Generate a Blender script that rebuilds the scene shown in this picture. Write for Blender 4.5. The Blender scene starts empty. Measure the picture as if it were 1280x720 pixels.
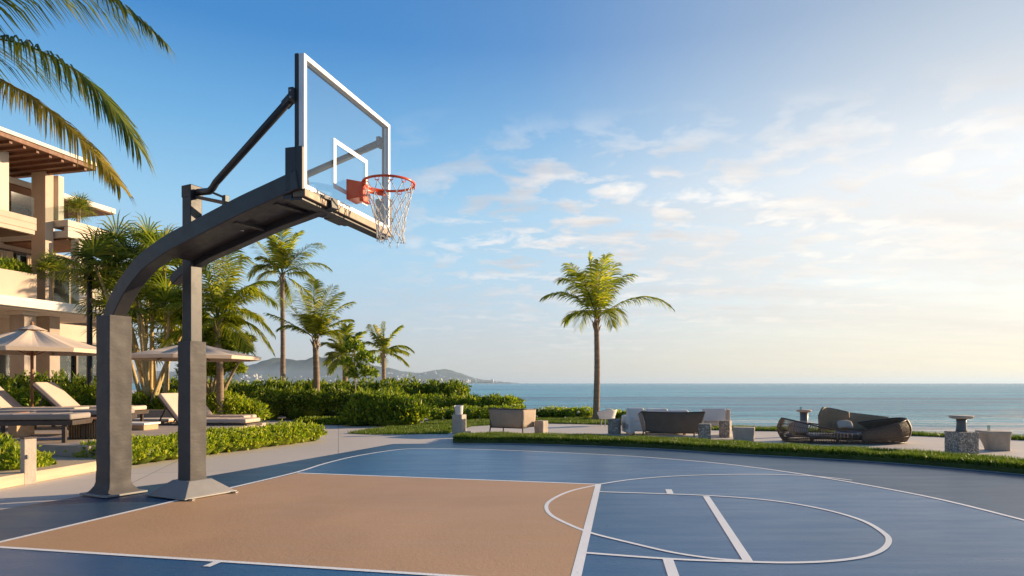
import bpy, math, random
import numpy as np
from mathutils import Vector, Matrix
random.seed(7); rng = np.random.default_rng(7)
R = math.radians
S = bpy.context.scene
COL = S.collection

# ------------------------------------------------------------------ camera
H, K, HY = 1.2, 810.0, 479.0
cam_d = bpy.data.cameras.new("camera"); cam = bpy.data.objects.new("camera", cam_d); COL.objects.link(cam)
cam.location = (0, 0, H); cam.rotation_euler = (R(90), 0, 0)
cam_d.sensor_width = 36; cam_d.lens = 36*K/1280; cam_d.shift_y = (HY-360)/1280
cam_d.clip_start = .05; cam_d.clip_end = 60000
S.camera = cam
# ------------------------------------------------------------------ light
SUN_AZ, SUN_EL = 67, 14
SUN = Vector((math.sin(R(SUN_AZ))*math.cos(R(SUN_EL)), math.cos(R(SUN_AZ))*math.cos(R(SUN_EL)), math.sin(R(SUN_EL))))
W = bpy.data.worlds.new("World"); S.world = W; W.use_nodes = True
nt = W.node_tree; nt.nodes.clear(); L = nt.links
def N(t, nt_=None, **kw):
    n = (nt_ or nt).nodes.new(t)
    for k, v in kw.items(): setattr(n, k, v)
    return n
def math_node(tree, op, a, b=None, clamp=False):
    n = tree.nodes.new('ShaderNodeMath'); n.operation = op; n.use_clamp = clamp
    for i, v in enumerate((a, b)):
        if v is None: continue
        if isinstance(v, (int, float)): n.inputs[i].default_value = v
        else: tree.links.new(v, n.inputs[i])
    return n.outputs[0]
def mix_col(tree, fac, a, b, mode='MIX'):
    n = tree.nodes.new('ShaderNodeMix'); n.data_type = 'RGBA'; n.blend_type = mode
    for sock, v in ((n.inputs[0], fac), (n.inputs[6], a), (n.inputs[7], b)):
        if isinstance(v, (int, float)): sock.default_value = v
        elif isinstance(v, (tuple, list)): sock.default_value = (*v[:3], 1)
        else: tree.links.new(v, sock)
    return n.outputs[2]
def ramp(tree, src, stops, interp='LINEAR'):
    n = tree.nodes.new('ShaderNodeValToRGB'); cr = n.color_ramp; cr.interpolation = interp
    while len(cr.elements) < len(stops): cr.elements.new(.5)
    for e, (p, c) in zip(cr.elements, stops):
        e.position = p; e.color = (c, c, c, 1) if isinstance(c, (int, float)) else (*c[:3], 1)
    tree.links.new(src, n.inputs[0]); return n.outputs[0]
sky = N('ShaderNodeTexSky', sky_type='NISHITA', sun_disc=False)
sky.sun_elevation = R(SUN_EL); sky.sun_rotation = R(SUN_AZ); sky.altitude = 0
sky.air_density = 1.0; sky.dust_density = .5; sky.ozone_density = 2.5
SKY_STRENGTH = .062
tc = N('ShaderNodeTexCoord'); sep = N('ShaderNodeSeparateXYZ'); L.new(tc.outputs['Generated'], sep.inputs[0])
x, y, z = sep.outputs
zc = math_node(nt, 'ADD', math_node(nt, 'MAXIMUM', z, 0.0), .10)
u_ = math_node(nt, 'DIVIDE', x, zc); v_ = math_node(nt, 'DIVIDE', y, zc)
comb = N('ShaderNodeCombineXYZ'); L.new(u_, comb.inputs[0]); L.new(v_, comb.inputs[1])
def noise(tree, vec, scale, detail=6, rough=.55, dist=0., dim='3D'):
    n = tree.nodes.new('ShaderNodeTexNoise'); n.noise_dimensions = dim
    n.inputs['Scale'].default_value = scale; n.inputs['Detail'].default_value = detail
    n.inputs['Roughness'].default_value = rough; n.inputs['Distortion'].default_value = dist
    if vec is not None: tree.links.new(vec, n.inputs['Vector'])
    return n.outputs[0]
def mapping(tree, vec, scale=(1, 1, 1), loc=(0, 0, 0), rot=(0, 0, 0)):
    n = tree.nodes.new('ShaderNodeMapping'); tree.links.new(vec, n.inputs[0])
    n.inputs['Scale'].default_value = scale; n.inputs['Location'].default_value = loc; n.inputs['Rotation'].default_value = rot
    return n.outputs[0]
dotn = N('ShaderNodeVectorMath', operation='DOT_PRODUCT'); L.new(tc.outputs['Generated'], dotn.inputs[0]); dotn.inputs[1].default_value = (.820, .533, .208)
sd = math_node(nt, 'MAXIMUM', dotn.outputs['Value'], 0.0)
# cloud cover: puffs ahead, thin streaks lower down, a veil towards the sun
cA = ramp(nt, noise(nt, mapping(nt, comb.outputs[0], (1.2, 1.2, 1), (4.6, 2.35, 0), (0, 0, .1)), 4.2, 10, .58, .3), [(.47, 0), (.56, .6), (.66, 1)])
cB = ramp(nt, noise(nt, mapping(nt, comb.outputs[0], (.20, .85, 1), (1.2, 4.3, 0), (0, 0, .12)), 1.7, 9, .60, .4), [(.40, 0), (.66, 1)])
def kc_(stops, k=10.0): return [(p, tuple(v for v in c)) for p, c in stops]
away = ramp(nt, z, [(0, (.56, .535, .52)), (.05, (.56, .58, .61)), (.11, (.51, .62, .72)), (.18, (.43, .65, .82)), (.25, (.33, .61, .84)), (.35, (.17, .44, .75)), (.46, (.055, .25, .60)), (.75, (.03, .14, .40))])
toward = ramp(nt, z, [(0, (1.0, .80, .54)), (.06, (1.0, .87, .68)), (.14, (1.0, .95, .85)), (.27, (1.0, .96, .90)), (.36, (.72, .73, .73)), (.46, (.50, .55, .60)), (.8, (.25, .36, .50))])
glow = ramp(nt, sd, [(.38, 0), (.60, .12), (.72, .40), (.82, .66), (.90, .88), (1, 1)], 'B_SPLINE')
grad = mix_col(nt, glow, away, toward)
grad = mix_col(nt, 1.0, grad, (10, 10, 10), 'MULTIPLY')
SKYCOL = mix_col(nt, .15, grad, mix_col(nt, 1.0, sky.outputs[0], (1.15, 1.5, 1.7), 'MULTIPLY'))
azr = math_node(nt, 'ADD', math_node(nt, 'MULTIPLY', x, .5), .5)
zone = math_node(nt, 'MULTIPLY', ramp(nt, z, [(.02, .1), (.13, .7), (.20, 1), (.30, .95), (.34, .5), (.39, 0)]), ramp(nt, azr, [(.38, 0), (.45, .6), (.54, 1), (.66, .8), (.80, .5)]))
coverA = math_node(nt, 'MULTIPLY', cA, math_node(nt, 'MULTIPLY', zone, .95))
coverB = math_node(nt, 'MULTIPLY', cB, math_node(nt, 'MULTIPLY', ramp(nt, z, [(0, .35), (.10, .75), (.28, .6), (.40, 0)]), ramp(nt, azr, [(.40, .05), (.6, .7), (.8, .8)])))
shade = ramp(nt, noise(nt, mapping(nt, comb.outputs[0], (.5, 1.4, 1), (7.3, 1.2, 0)), 1.9, 6, .6), [(.38, 0), (.62, 1)])
lit = mix_col(nt, glow, (9.0, 8.5, 8.2), (12.5, 11.2, 9.6)); dim = mix_col(nt, glow, (5.6, 5.5, 5.8), (8.2, 7.4, 6.7))
sky_c = mix_col(nt, coverB, SKYCOL, dim)
sky_c = mix_col(nt, coverA, sky_c, mix_col(nt, shade, dim, lit))
back = ramp(nt, math_node(nt, 'ADD', math_node(nt, 'MULTIPLY', y, .5), .5), [(.25, .72), (.60, 1)])
high = ramp(nt, z, [(.50, 1), (.85, .75)])
sky_c = mix_col(nt, 1.0, sky_c, mix_col(nt, 1.0, back, high, 'MULTIPLY'), 'MULTIPLY')
bg = N('ShaderNodeBackground'); L.new(sky_c, bg.inputs[0]); bg.inputs[1].default_value = SKY_STRENGTH
wo = N('ShaderNodeOutputWorld'); L.new(bg.outputs[0], wo.inputs[0])
sun_d = bpy.data.lights.new("sun", 'SUN'); sun_d.energy = 5.0; sun_d.angle = R(.6); sun_d.color = (1, .74, .46)
sun = bpy.data.objects.new("sun", sun_d); COL.objects.link(sun)
sun.rotation_euler = (-SUN).to_track_quat('-Z', 'Y').to_euler(); sun.location = SUN*50
vs = S.view_settings; vs.view_transform = 'Standard'; vs.look = 'None'; vs.exposure = 0.83; vs.gamma = 1
vs.use_curve_mapping = False

# ------------------------------------------------------------------ helpers
def G(px, py, z=0.):
    Y = (H-z)*K/(py-HY); return Vector(((px-640)/K*Y, Y, z))
def P(px, py, Y):
    return Vector(((px-640)/K*Y, Y, H+(HY-py)/K*Y))
def tag(o, label=None, cat=None, group=None, kind=None):
    if label: o['label'] = label
    if cat: o['category'] = cat
    if group: o['group'] = group
    if kind: o['kind'] = kind
    return o
def thing(name, label, cat, loc=(0, 0, 0), rz=0, group=None):
    o = bpy.data.objects.new(name, None); COL.objects.link(o); o.empty_display_size = .2
    o.location = loc; o.rotation_euler = (0, 0, rz); return tag(o, label, cat, group)
def copy_tree(o, parent=None):
    c = o.copy(); COL.objects.link(c)
    if parent: c.parent = parent
    for ch in list(o.children): copy_tree(ch, c)
    return c
class MB:
    def __init__(s): s.v = []; s.f = []; s.sm = []
    def add(s, vs_, fs, smooth=False):
        b = len(s.v); s.v += [tuple(p) for p in vs_]; s.f += [tuple(i+b for i in f) for f in fs]; s.sm += [smooth]*len(fs); return s
    def hexa(s, p): return s.add(p, [(0, 3, 2, 1), (4, 5, 6, 7), (0, 1, 5, 4), (1, 2, 6, 5), (2, 3, 7, 6), (3, 0, 4, 7)])
    def box(s, c, d, rz=0, rx=0, ry=0):
        m = Matrix.Translation(c) @ Matrix.Rotation(rz, 4, 'Z') @ Matrix.Rotation(ry, 4, 'Y') @ Matrix.Rotation(rx, 4, 'X')
        x, y, z = (q/2 for q in d)
        return s.hexa([m @ Vector(p) for p in ((-x, -y, -z), (x, -y, -z), (x, y, -z), (-x, y, -z), (-x, -y, z), (x, -y, z), (x, y, z), (-x, y, z))])
    def bar(s, a, b, w, h, up=(0, 0, 1)):
        a, b = Vector(a), Vector(b); t = (b-a).normalized(); sd_ = t.cross(Vector(up))
        if sd_.length < 1e-4: sd_ = Vector((1, 0, 0))
        sd_.normalize(); n = sd_.cross(t)
        q = [-sd_*w/2-n*h/2, sd_*w/2-n*h/2, sd_*w/2+n*h/2, -sd_*w/2+n*h/2]
        return s.hexa([a+k for k in q]+[b+k for k in q])
    def tube(s, pts, r, n=8, caps=True, smooth=True, closed=False):
        pts = [Vector(p) for p in pts]; m = len(pts); rs = r if isinstance(r, (list, tuple)) else [r]*m
        vs_ = []; ref = None
        for i, p in enumerate(pts):
            a = pts[(i-1) % m] if (i or closed) else p; b = pts[(i+1) % m] if (i < m-1 or closed) else p
            t = (b-a).normalized()
            if ref is None:
                ref = t.cross(Vector((0, 0, 1)))
                if ref.length < .01: ref = t.cross(Vector((0, 1, 0)))
            ref = (ref-t*ref.dot(t)).normalized(); bi = t.cross(ref)
            for k in range(n):
                an = 2*math.pi*k/n; vs_.append(p+(ref*math.cos(an)+bi*math.sin(an))*rs[i])
        fs = [(i*n+k, i*n+(k+1) % n, ((i+1) % m)*n+(k+1) % n, ((i+1) % m)*n+k) for i in range(m if closed else m-1) for k in range(n)]
        if caps and not closed: fs += [tuple(reversed(range(n))), tuple((m-1)*n+k for k in range(n))]
        return s.add(vs_, fs, smooth)
    def lathe(s, prof, n=24, c=(0, 0, 0), smooth=True, sx=1, sy=1):
        vs_ = [(c[0]+r*sx*math.cos(2*math.pi*k/n), c[1]+r*sy*math.sin(2*math.pi*k/n), c[2]+z) for r, z in prof for k in range(n)]
        fs = [(i*n+k, i*n+(k+1) % n, (i+1)*n+(k+1) % n, (i+1)*n+k) for i in range(len(prof)-1) for k in range(n)]
        fs += [tuple(reversed(range(n))), tuple((len(prof)-1)*n+k for k in range(n))]
        return s.add(vs_, fs, smooth)
    def sheet(s, pts, z0, z1=None):
        n = len(pts)
        if z1 is None: return s.add([(p[0], p[1], z0) for p in pts], [tuple(range(n))])
        return s.add([(p[0], p[1], z0) for p in pts]+[(p[0], p[1], z1) for p in pts], [tuple(reversed(range(n))), tuple(range(n, 2*n))]+[(i, (i+1) % n, n+(i+1) % n, n+i) for i in range(n)])
    def grid(s, fn, nu, nv, smooth=True, cu=False, cv=False):
        vs_ = [fn(i/(nu if cu else nu-1), j/(nv if cv else nv-1)) for i in range(nu) for j in range(nv)]
        fs = [(i*nv+j, ((i+1) % nu)*nv+j, ((i+1) % nu)*nv+(j+1) % nv, i*nv+(j+1) % nv) for i in range(nu if cu else nu-1) for j in range(nv if cv else nv-1)]
        return s.add(vs_, fs, smooth)
    def build(s, name, mat, parent=None, rel=None, bevel=0, seg=2, solid=0, sub=0):
        v = s.v
        if rel is not None: v = [(p[0]-rel[0], p[1]-rel[1], p[2]-rel[2]) for p in v]
        me = bpy.data.meshes.new(name); me.from_pydata(v, [], s.f); me.materials.append(mat)
        me.polygons.foreach_set('use_smooth', s.sm); me.update()
        o = bpy.data.objects.new(name, me); COL.objects.link(o)
        if parent is not None: o.parent = parent
        if solid: q = o.modifiers.new('solid', 'SOLIDIFY'); q.thickness = solid; q.offset = 0
        if sub: q = o.modifiers.new('sub', 'SUBSURF'); q.levels = q.render_levels = sub
        if bevel: q = o.modifiers.new('bevel', 'BEVEL'); q.width = bevel; q.segments = seg; q.limit_method = 'ANGLE'; q.angle_limit = R(35); q.harden_normals = bool(s.sm) and all(s.sm)
        return o
def np_mesh(name, V, F, mat, parent=None, loc=None):
    """V (n,3) and F (m,k) arrays, equal face size."""
    me = bpy.data.meshes.new(name); n, m, k = len(V), len(F), F.shape[1]
    me.vertices.add(n); me.vertices.foreach_set('co', np.asarray(V, dtype=np.float32).ravel())
    me.loops.add(m*k); me.loops.foreach_set('vertex_index', F.astype(np.int32).ravel())
    me.polygons.add(m); me.polygons.foreach_set('loop_start', np.arange(0, m*k, k, dtype=np.int32))
    me.materials.append(mat); me.update(calc_edges=True); me.validate()
    o = bpy.data.objects.new(name, me); COL.objects.link(o)
    if parent is not None: o.parent = parent
    if loc is not None: o.location = loc
    return o

# ------------------------------------------------------------------ materials
def new_mat(name):
    m = bpy.data.materials.new(name); m.use_nodes = True; t = m.node_tree; b = t.nodes['Principled BSDF']; return m, t, b
def pmat(name, col, rough=.6, metal=0., var=.12, scale=6., bump=0., bscale=60., spec=.5, stretch=(1, 1, 1), detail=5, coat=0, dirt=0):
    m, t, b = new_mat(name)
    tcn = t.nodes.new('ShaderNodeTexCoord'); vec = mapping(t, tcn.outputs['Object'], stretch)
    n = noise(t, vec, scale, detail, .6)
    lo = tuple(c*(1-var) for c in col); hi = tuple(min(1, c*(1+var)) for c in col)
    c = ramp(t, n, [(.3, lo), (.7, hi)])
    if dirt:
        d = ramp(t, noise(t, tcn.outputs['Object'], scale*.35, 8, .7), [(.52, 0), (.75, dirt)])
        c = mix_col(t, d, c, tuple(q*.45 for q in col))
    t.links.new(c, b.inputs['Base Color'])
    rr = ramp(t, noise(t, vec, scale*2.3, 4), [(.3, max(.02, rough-.07)), (.7, min(1, rough+.07))]); t.links.new(rr, b.inputs['Roughness'])
    b.inputs['Metallic'].default_value = metal; b.inputs['Specular IOR Level'].default_value = spec; b.inputs['Coat Weight'].default_value = coat
    if bump:
        bn = t.nodes.new('ShaderNodeBump'); bn.inputs['Strength'].default_value = bump; bn.inputs['Distance'].default_value = .02
        t.links.new(noise(t, vec, bscale, 4), bn.inputs['Height']); t.links.new(bn.outputs[0], b.inputs['Normal'])
    return m
def leaf_mat(name, stops, trans=.45, rough=.45):
    m, t, b = new_mat(name)
    g = t.nodes.new('ShaderNodeNewGeometry'); c = ramp(t, g.outputs['Random Per Island'], stops)
    t.links.new(c, b.inputs['Base Color']); b.inputs['Roughness'].default_value = rough; b.inputs['Specular IOR Level'].default_value = .35
    tr = t.nodes.new('ShaderNodeBsdfTranslucent')
    t.links.new(mix_col(t, 1., c, (1.25, 1.3, .5), 'MULTIPLY'), tr.inputs[0])
    mx = t.nodes.new('ShaderNodeMixShader'); mx.inputs[0].default_value = trans
    t.links.new(b.outputs[0], mx.inputs[1]); t.links.new(tr.outputs[0], mx.inputs[2]); t.links.new(mx.outputs[0], t.nodes['Material Output'].inputs[0])
    return m
M = {}
M['steel'] = pmat('dark_steel', (.036, .036, .040), .40, 0, .12, 5, .02, 300, .45)
M['pad'] = pmat('vinyl_pad', (.088, .083, .082), .6, 0, .08, 3, .4, 5, .25, (1, 1, 2.2))
M['plinth'] = pmat('plinth_grey', (.30, .29, .28), .5, .2, .08, 4, dirt=.3)
M['alu'] = pmat('white_aluminium', (.80, .80, .79), .35, .1, .04, 9)
M['bronze'] = pmat('satin_metal', (.17, .125, .09), .5, .3, .12, 5)
M['orange'] = pmat('orange_enamel', (.72, .085, .014), .32, 0, .08, 10, coat=.3)
M['net'] = pmat('white_cord', (.75, .74, .70), .85, 0, .08, 20)
M['white'] = pmat('white_paint', (.78, .77, .74), .5, 0, .05, 10)
M['bolt'] = pmat('bolt_steel', (.45, .45, .45), .3, .9, .1, 20)
def glass_mat(name, tint, alpha, rough=.02):
    m, t, b = new_mat(name); gl = t.nodes.new('ShaderNodeBsdfGlossy'); gl.inputs[1].default_value = rough
    tp = t.nodes.new('ShaderNodeBsdfTransparent'); tp.inputs[0].default_value = (*tint, 1)
    fr = t.nodes.new('ShaderNodeLayerWeight'); fr.inputs[0].default_value = .5; f5 = math_node(t, 'POWER', fr.outputs['Facing'], 5.)
    mx = t.nodes.new('ShaderNodeMixShader'); t.links.new(math_node(t, 'ADD', math_node(t, 'MULTIPLY', f5, .7), alpha), mx.inputs[0])
    t.links.new(tp.outputs[0], mx.inputs[1]); t.links.new(gl.outputs[0], mx.inputs[2]); t.links.new(mx.outputs[0], t.nodes['Material Output'].inputs[0])
    return m
M['glass'] = glass_mat('clear_glass', (.945, .99, 1.0), .07)
M['railglass'] = glass_mat('railing_glass', (.80, .86, .85), .05)
M['window'] = pmat('window_glass', (.03, .04, .045), .08, 0, .3, 1.2, spec=1.)
M['stucco'] = pmat('beige_stucco', (.56, .44, .34), .85, 0, .07, 1.5, .15, 50, dirt=.12)
M['stucco2'] = pmat('pale_stucco', (.64, .55, .46), .85, 0, .06, 1.5, .12, 50, dirt=.12)
M['taupe'] = pmat('taupe_stone_cladding', (.38, .31, .26), .8, 0, .12, 2.5, .15, 40)
M['fascia'] = pmat('pale_fascia', (.70, .65, .58), .7, 0, .05, 2, dirt=.15)
M['soffit'] = pmat('timber_soffit', (.17, .07, .032), .6, 0, .25, 1.5, .1, 20, .4, (8, .5, 1))
M['curtain'] = pmat('cream_curtain', (.66, .56, .42), .9, 0, .2, 4, stretch=(6, 6, .2))
M['canvas'] = pmat('beige_canvas', (.66, .53, .41), .9, 0, .05, 3, .1, 200)
M['cushion'] = pmat('sand_cushion', (.56, .44, .35), .92, 0, .06, 3, .12, 120)
M['cushion_grey'] = pmat('grey_cushion', (.30, .26, .24), .92, 0, .06, 3, .12, 120)
M['cushion_white'] = pmat('white_cushion', (.74, .70, .65), .92, 0, .05, 3, .15, 60)
M['wood'] = pmat('brown_teak', (.30, .14, .06), .55, 0, .25, 3, .1, 40, .4, (1, 8, 8))
M['woodl'] = pmat('light_teak', (.50, .32, .18), .6, 0, .2, 3, .1, 40, .4, (1, 8, 8))
M['frame'] = pmat('brown_frame', (.075, .055, .045), .5, .2, .15, 6)
M['wicker'] = pmat('dark_wicker', (.14, .095, .062), .6, 0, .35, 40, .3, 180)
M['wickerl'] = pmat('brown_wicker', (.32, .22, .13), .6, 0, .3, 40, .4, 180)
M['sling_dark'] = pmat('charcoal_sling', (.12, .102, .085), .8, 0, .12, 6, .15, 200)
M['sling_tan'] = pmat('tan_sling', (.36, .28, .21), .85, 0, .08, 6, .15, 200)
M['limestone'] = pmat('pale_limestone', (.47, .41, .34), .85, 0, .14, 5, .3, 30, dirt=.25)
M['pot_stone'] = pmat('tan_stone', (.42, .35, .28), .8, 0, .15, 8, .25, 40, dirt=.3)
M['bluegrey'] = pmat('blue_grey_metal', (.10, .12, .13), .5, .2, .12, 8)
M['trunk'] = pmat('palm_bark', (.27, .20, .145), .9, 0, .25, 3, .6, 14, .2, (1, 1, 6))
M['trunk2'] = pmat('smooth_stem_bark', (.36, .27, .17), .85, 0, .2, 3, .4, 14, .2, (1, 1, 4))
M['lamp'] = pmat('black_pole_paint', (.03, .028, .027), .45, .2, .1, 6)
M['cane'] = pmat('yellow_cane_stem', (.48, .36, .17), .7, 0, .2, 3, .3, 14, .3, (1, 1, 5))
# terrazzo
m, t, b = new_mat('speckled_granite'); tcn = t.nodes.new('ShaderNodeTexCoord')
vo = t.nodes.new('ShaderNodeTexVoronoi'); vo.inputs['Scale'].default_value = 55; t.links.new(tcn.outputs['Object'], vo.inputs['Vector'])
sepv = t.nodes.new('ShaderNodeSeparateColor'); t.links.new(vo.outputs['Color'], sepv.inputs[0])
t.links.new(ramp(t, sepv.outputs[0], [(0, (.11, .10, .09)), (.45, (.24, .215, .18)), (.75, (.36, .33, .28)), (1, (.58, .52, .44))]), b.inputs['Base Color'])
b.inputs['Roughness'].default_value = .75; M['granite'] = m
LG = [(0, (.06, .11, .014)), (.45, (.18, .26, .020)), (.8, (.33, .40, .028)), (1, (.48, .48, .05))]
M['leaf'] = leaf_mat('hedge_leaf', LG)
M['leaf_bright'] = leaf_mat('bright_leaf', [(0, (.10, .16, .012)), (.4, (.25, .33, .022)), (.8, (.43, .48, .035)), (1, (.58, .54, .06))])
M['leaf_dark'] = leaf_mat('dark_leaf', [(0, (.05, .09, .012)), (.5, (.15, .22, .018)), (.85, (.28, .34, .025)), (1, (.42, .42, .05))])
M['frond'] = leaf_mat('palm_frond', [(0, (.08, .12, .014)), (.5, (.24, .28, .022)), (.85, (.43, .43, .035)), (1, (.62, .50, .07))], .55)
M['frond_near'] = leaf_mat('deep_green_frond', [(0, (.035, .065, .014)), (.5, (.10, .15, .022)), (.85, (.22, .25, .035)), (1, (.42, .36, .08))], .4)
M['frond_yellow'] = leaf_mat('yellow_frond', [(0, (.16, .14, .02)), (.5, (.34, .27, .04)), (1, (.60, .44, .09))], .5)
M['fan'] = leaf_mat('fan_frond', [(0, (.06, .10, .02)), (.5, (.18, .23, .028)), (.9, (.36, .37, .05)), (1, (.52, .43, .08))], .5)
M['petal'] = leaf_mat('white_petal', [(0, (.7, .68, .6)), (1, (.8, .8, .75))], .3)
M['grass'] = leaf_mat('grass_blade', [(0, (.045, .085, .01)), (.5, (.10, .17, .016)), (.9, (.18, .25, .025)), (1, (.30, .29, .07))], .35)
M['lawn'] = pmat('lawn_soil', (.05, .075, .014), .95, 0, .4, 4, .6, 60)
# ------------------------------------------------------------------ ground materials
def court_mat(name, col, rough):
    m, t, b = new_mat(name); tcn = t.nodes.new('ShaderNodeTexCoord'); v = tcn.outputs['Object']
    big = noise(t, v, .35, 6, .6, .4); fine = noise(t, mapping(t, v, (1, 1, 1)), 90, 3, .7); mid = noise(t, mapping(t, v, (.6, 3.5, 1)), 1.4, 8, .7)
    c = mix_col(t, ramp(t, big, [(.3, 0), (.7, 1)]), tuple(q*.86 for q in col), tuple(q*1.14 for q in col))
    c = mix_col(t, ramp(t, fine, [(.45, 0), (.8, .18)]), c, tuple(min(1, q*1.6+.02) for q in col))
    c = mix_col(t, ramp(t, mid, [(.55, 0), (.8, .25)]), c, tuple(q*1.25+.015 for q in col))
    sc = noise(t, mapping(t, v, (1.3, .35, 1), (0, 0, 0), (0, 0, .5)), 5.5, 3, .5, 1.5)
    c = mix_col(t, ramp(t, sc, [(.70, 0), (.74, .30)]), c, tuple(min(1, q*.6+.05) for q in col))
    sp_ = noise(t, v, 16, 2, .5); c = mix_col(t, ramp(t, sp_, [(.74, 0), (.77, .35)]), c, tuple(q*.5+.02 for q in col))
    du = noise(t, v, .18, 4, .7, 1.); c = mix_col(t, ramp(t, du, [(.5, 0), (.8, .10)]), c, (.22, .24, .26))
    t.links.new(c, b.inputs['Base Color'])
    t.links.new(ramp(t, mid, [(.25, rough-.07), (.75, rough+.09)]), b.inputs['Roughness'])
    bn = t.nodes.new('ShaderNodeBump'); bn.inputs['Strength'].default_value = .35; bn.inputs['Distance'].default_value = .004
    t.links.new(math_node(t, 'ADD', fine, math_node(t, 'MULTIPLY', noise(t, v, 28, 3), 1.2)), bn.inputs['Height']); t.links.new(bn.outputs[0], b.inputs['Normal'])
    b.inputs['Specular IOR Level'].default_value = .4
    return m
M['court'] = court_mat('court_blue', (.016, .092, .23), .31)
M['border'] = court_mat('court_border', (.018, .06, .125), .40)
M['key'] = court_mat('court_tan', (.49, .295, .155), .55)
M['line'] = court_mat('court_line', (.84, .85, .86), .5)
m, t, b = new_mat('concrete_paving'); tcn = t.nodes.new('ShaderNodeTexCoord'); v = tcn.outputs['Object']
br = t.nodes.new('ShaderNodeTexBrick'); t.links.new(mapping(t, v, (1, 1, 1), (0, 0, 0), (0, 0, R(-15))), br.inputs['Vector'])
br.inputs['Scale'].default_value = 1; br.inputs['Brick Width'].default_value = 2.4; br.inputs['Row Height'].default_value = 2.4; br.offset = 0
br.inputs['Mortar Size'].default_value = .008; br.inputs['Color1'].default_value = (.60, .535, .47, 1); br.inputs['Color2'].default_value = (.55, .49, .43, 1); br.inputs['Mortar'].default_value = (.22, .20, .18, 1)
c = mix_col(t, ramp(t, noise(t, v, .5, 8, .65, .5), [(.35, 0), (.75, .45)]), br.outputs[0], (.46, .41, .36))
c = mix_col(t, ramp(t, noise(t, v, 45, 4, .7), [(.4, 0), (.8, .3)]), c, (.64, .58, .52))
t.links.new(c, b.inputs['Base Color']); b.inputs['Roughness'].default_value = .62
bn = t.nodes.new('ShaderNodeBump'); bn.inputs['Strength'].default_value = .25; bn.inputs['Distance'].default_value = .005; t.links.new(noise(t, v, 70, 4), bn.inputs['Height']); t.links.new(bn.outputs[0], b.inputs['Normal'])
M['paving'] = m
M['deck'] = pmat('travertine_step', (.50, .39, .27), .75, 0, .14, 2, .15, 40, .4, (.6, .6, 6), dirt=.15)
M['soil'] = pmat('garden_soil', (.09, .06, .04), .95, 0, .3, 3, .4, 20)
M['sand'] = pmat('beach_sand', (.48, .40, .30), .9, 0, .12, .4, .3, 8)
M['hill'] = pmat('wooded_hill', (.045, .065, .035), .95, 0, .5, .0015, 0, 1, .2, detail=10)
# sea
m, t, b = new_mat('sea_water'); tcn = t.nodes.new('ShaderNodeTexCoord'); v = tcn.outputs['Object']
sp = t.nodes.new('ShaderNodeSeparateXYZ'); t.links.new(v, sp.inputs[0])
near = math_node(t, 'SUBTRACT', 1., math_node(t, 'DIVIDE', math_node(t, 'SUBTRACT', sp.outputs[1], 22.), 44., True), True)
patch = noise(t, mapping(t, v, (.010, .035, 1)), 1., 5, .6)
wav = noise(t, mapping(t, v, (.05, .30, 1)), 1., 9, .75, .4)
wav2 = noise(t, mapping(t, v, (.006, .06, 1), (3, 9, 0)), 1., 9, .8, .5)
deep = mix_col(t, ramp(t, patch, [(.35, 0), (.7, 1)]), (.006, .23, .38), (.012, .31, .47))
c = mix_col(t, ramp(t, near, [(0, 0), (.8, .8)]), deep, (.05, .26, .30))
c = mix_col(t, ramp(t, wav, [(.47, 0), (.57, .6)]), c, (.06, .40, .50)); c = mix_col(t, ramp(t, wav, [(.41, .6), (.48, 0)]), c, (.003, .12, .22))  # elongated glints and dark wave sides painted into the water colour
fo = noise(t, mapping(t, v, (.06, .55, 1), (2, 5, 0)), 1., 9, .72, .6)
c = mix_col(t, ramp(t, wav2, [(.49, 0), (.60, .8)]), c, (.10, .44, .56)); c = mix_col(t, ramp(t, wav2, [(.40, .85), (.49, 0)]), c, (.002, .09, .20))  # broader light and dark ripple bands, also painted into the colour
foam = ramp(t, math_node(t, 'ADD', fo, math_node(t, 'MULTIPLY', near, .33)), [(.64, 0), (.76, .95)])
c = mix_col(t, foam, c, (.74, .74, .72)); t.links.new(c, b.inputs['Base Color'])
t.links.new(ramp(t, foam, [(0, .22), (1, .8)]), b.inputs['Roughness']); b.inputs['IOR'].default_value = 1.33; b.inputs['Specular IOR Level'].default_value = .14
bn = t.nodes.new('ShaderNodeBump'); bn.inputs['Strength'].default_value = .9; bn.inputs['Distance'].default_value = .8
t.links.new(math_node(t, 'ADD', wav, math_node(t, 'MULTIPLY', noise(t, mapping(t, v, (.5, 1.8, 1)), 1., 5, .7), .35)), bn.inputs['Height']); t.links.new(bn.outputs[0], b.inputs['Normal'])
M['sea'] = m

# ================================================================== LARGE STRUCTURE
SEA_Z = -1.5
MB().sheet([(-26000, 12), (26000, 12), (26000, 30000), (-26000, 30000)], SEA_Z).build('sea', M['sea'])
tag(bpy.data.objects['sea'], kind='structure')
# plateau the resort stands on; its edge runs along the shore
edge = [(60, -30), (60, 4.5), (17, 11.6), (10.9, 14.1), (9.3, 15.4), (6.9, 17.0), (5.2, 18.0), (3.2, 21.8), (1.4, 23.4), (-1.2, 26.5), (-6, 36), (-20, 62), (-60, 110), (-160, 160), (-400, 200), (-400, -30)]
tag(MB().sheet(edge, -2.2, 0.0).build('paved_ground', M['paving']), kind='structure')
b_ = MB(); off = [(e[0]+(0 if e[0] > 50 else .6), e[1]+3.5) for e in edge[1:-1]]
vv = [(e[0], e[1], -.03) for e in edge[1:-1]]+[(o[0]+1, o[1], -1.7) for o in off]; n_ = len(off)
b_.add(vv, [(i+1, i, n_+i, n_+i+1) for i in range(n_-1)]); tag(b_.build('beach', M['sand']), kind='structure')

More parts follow.
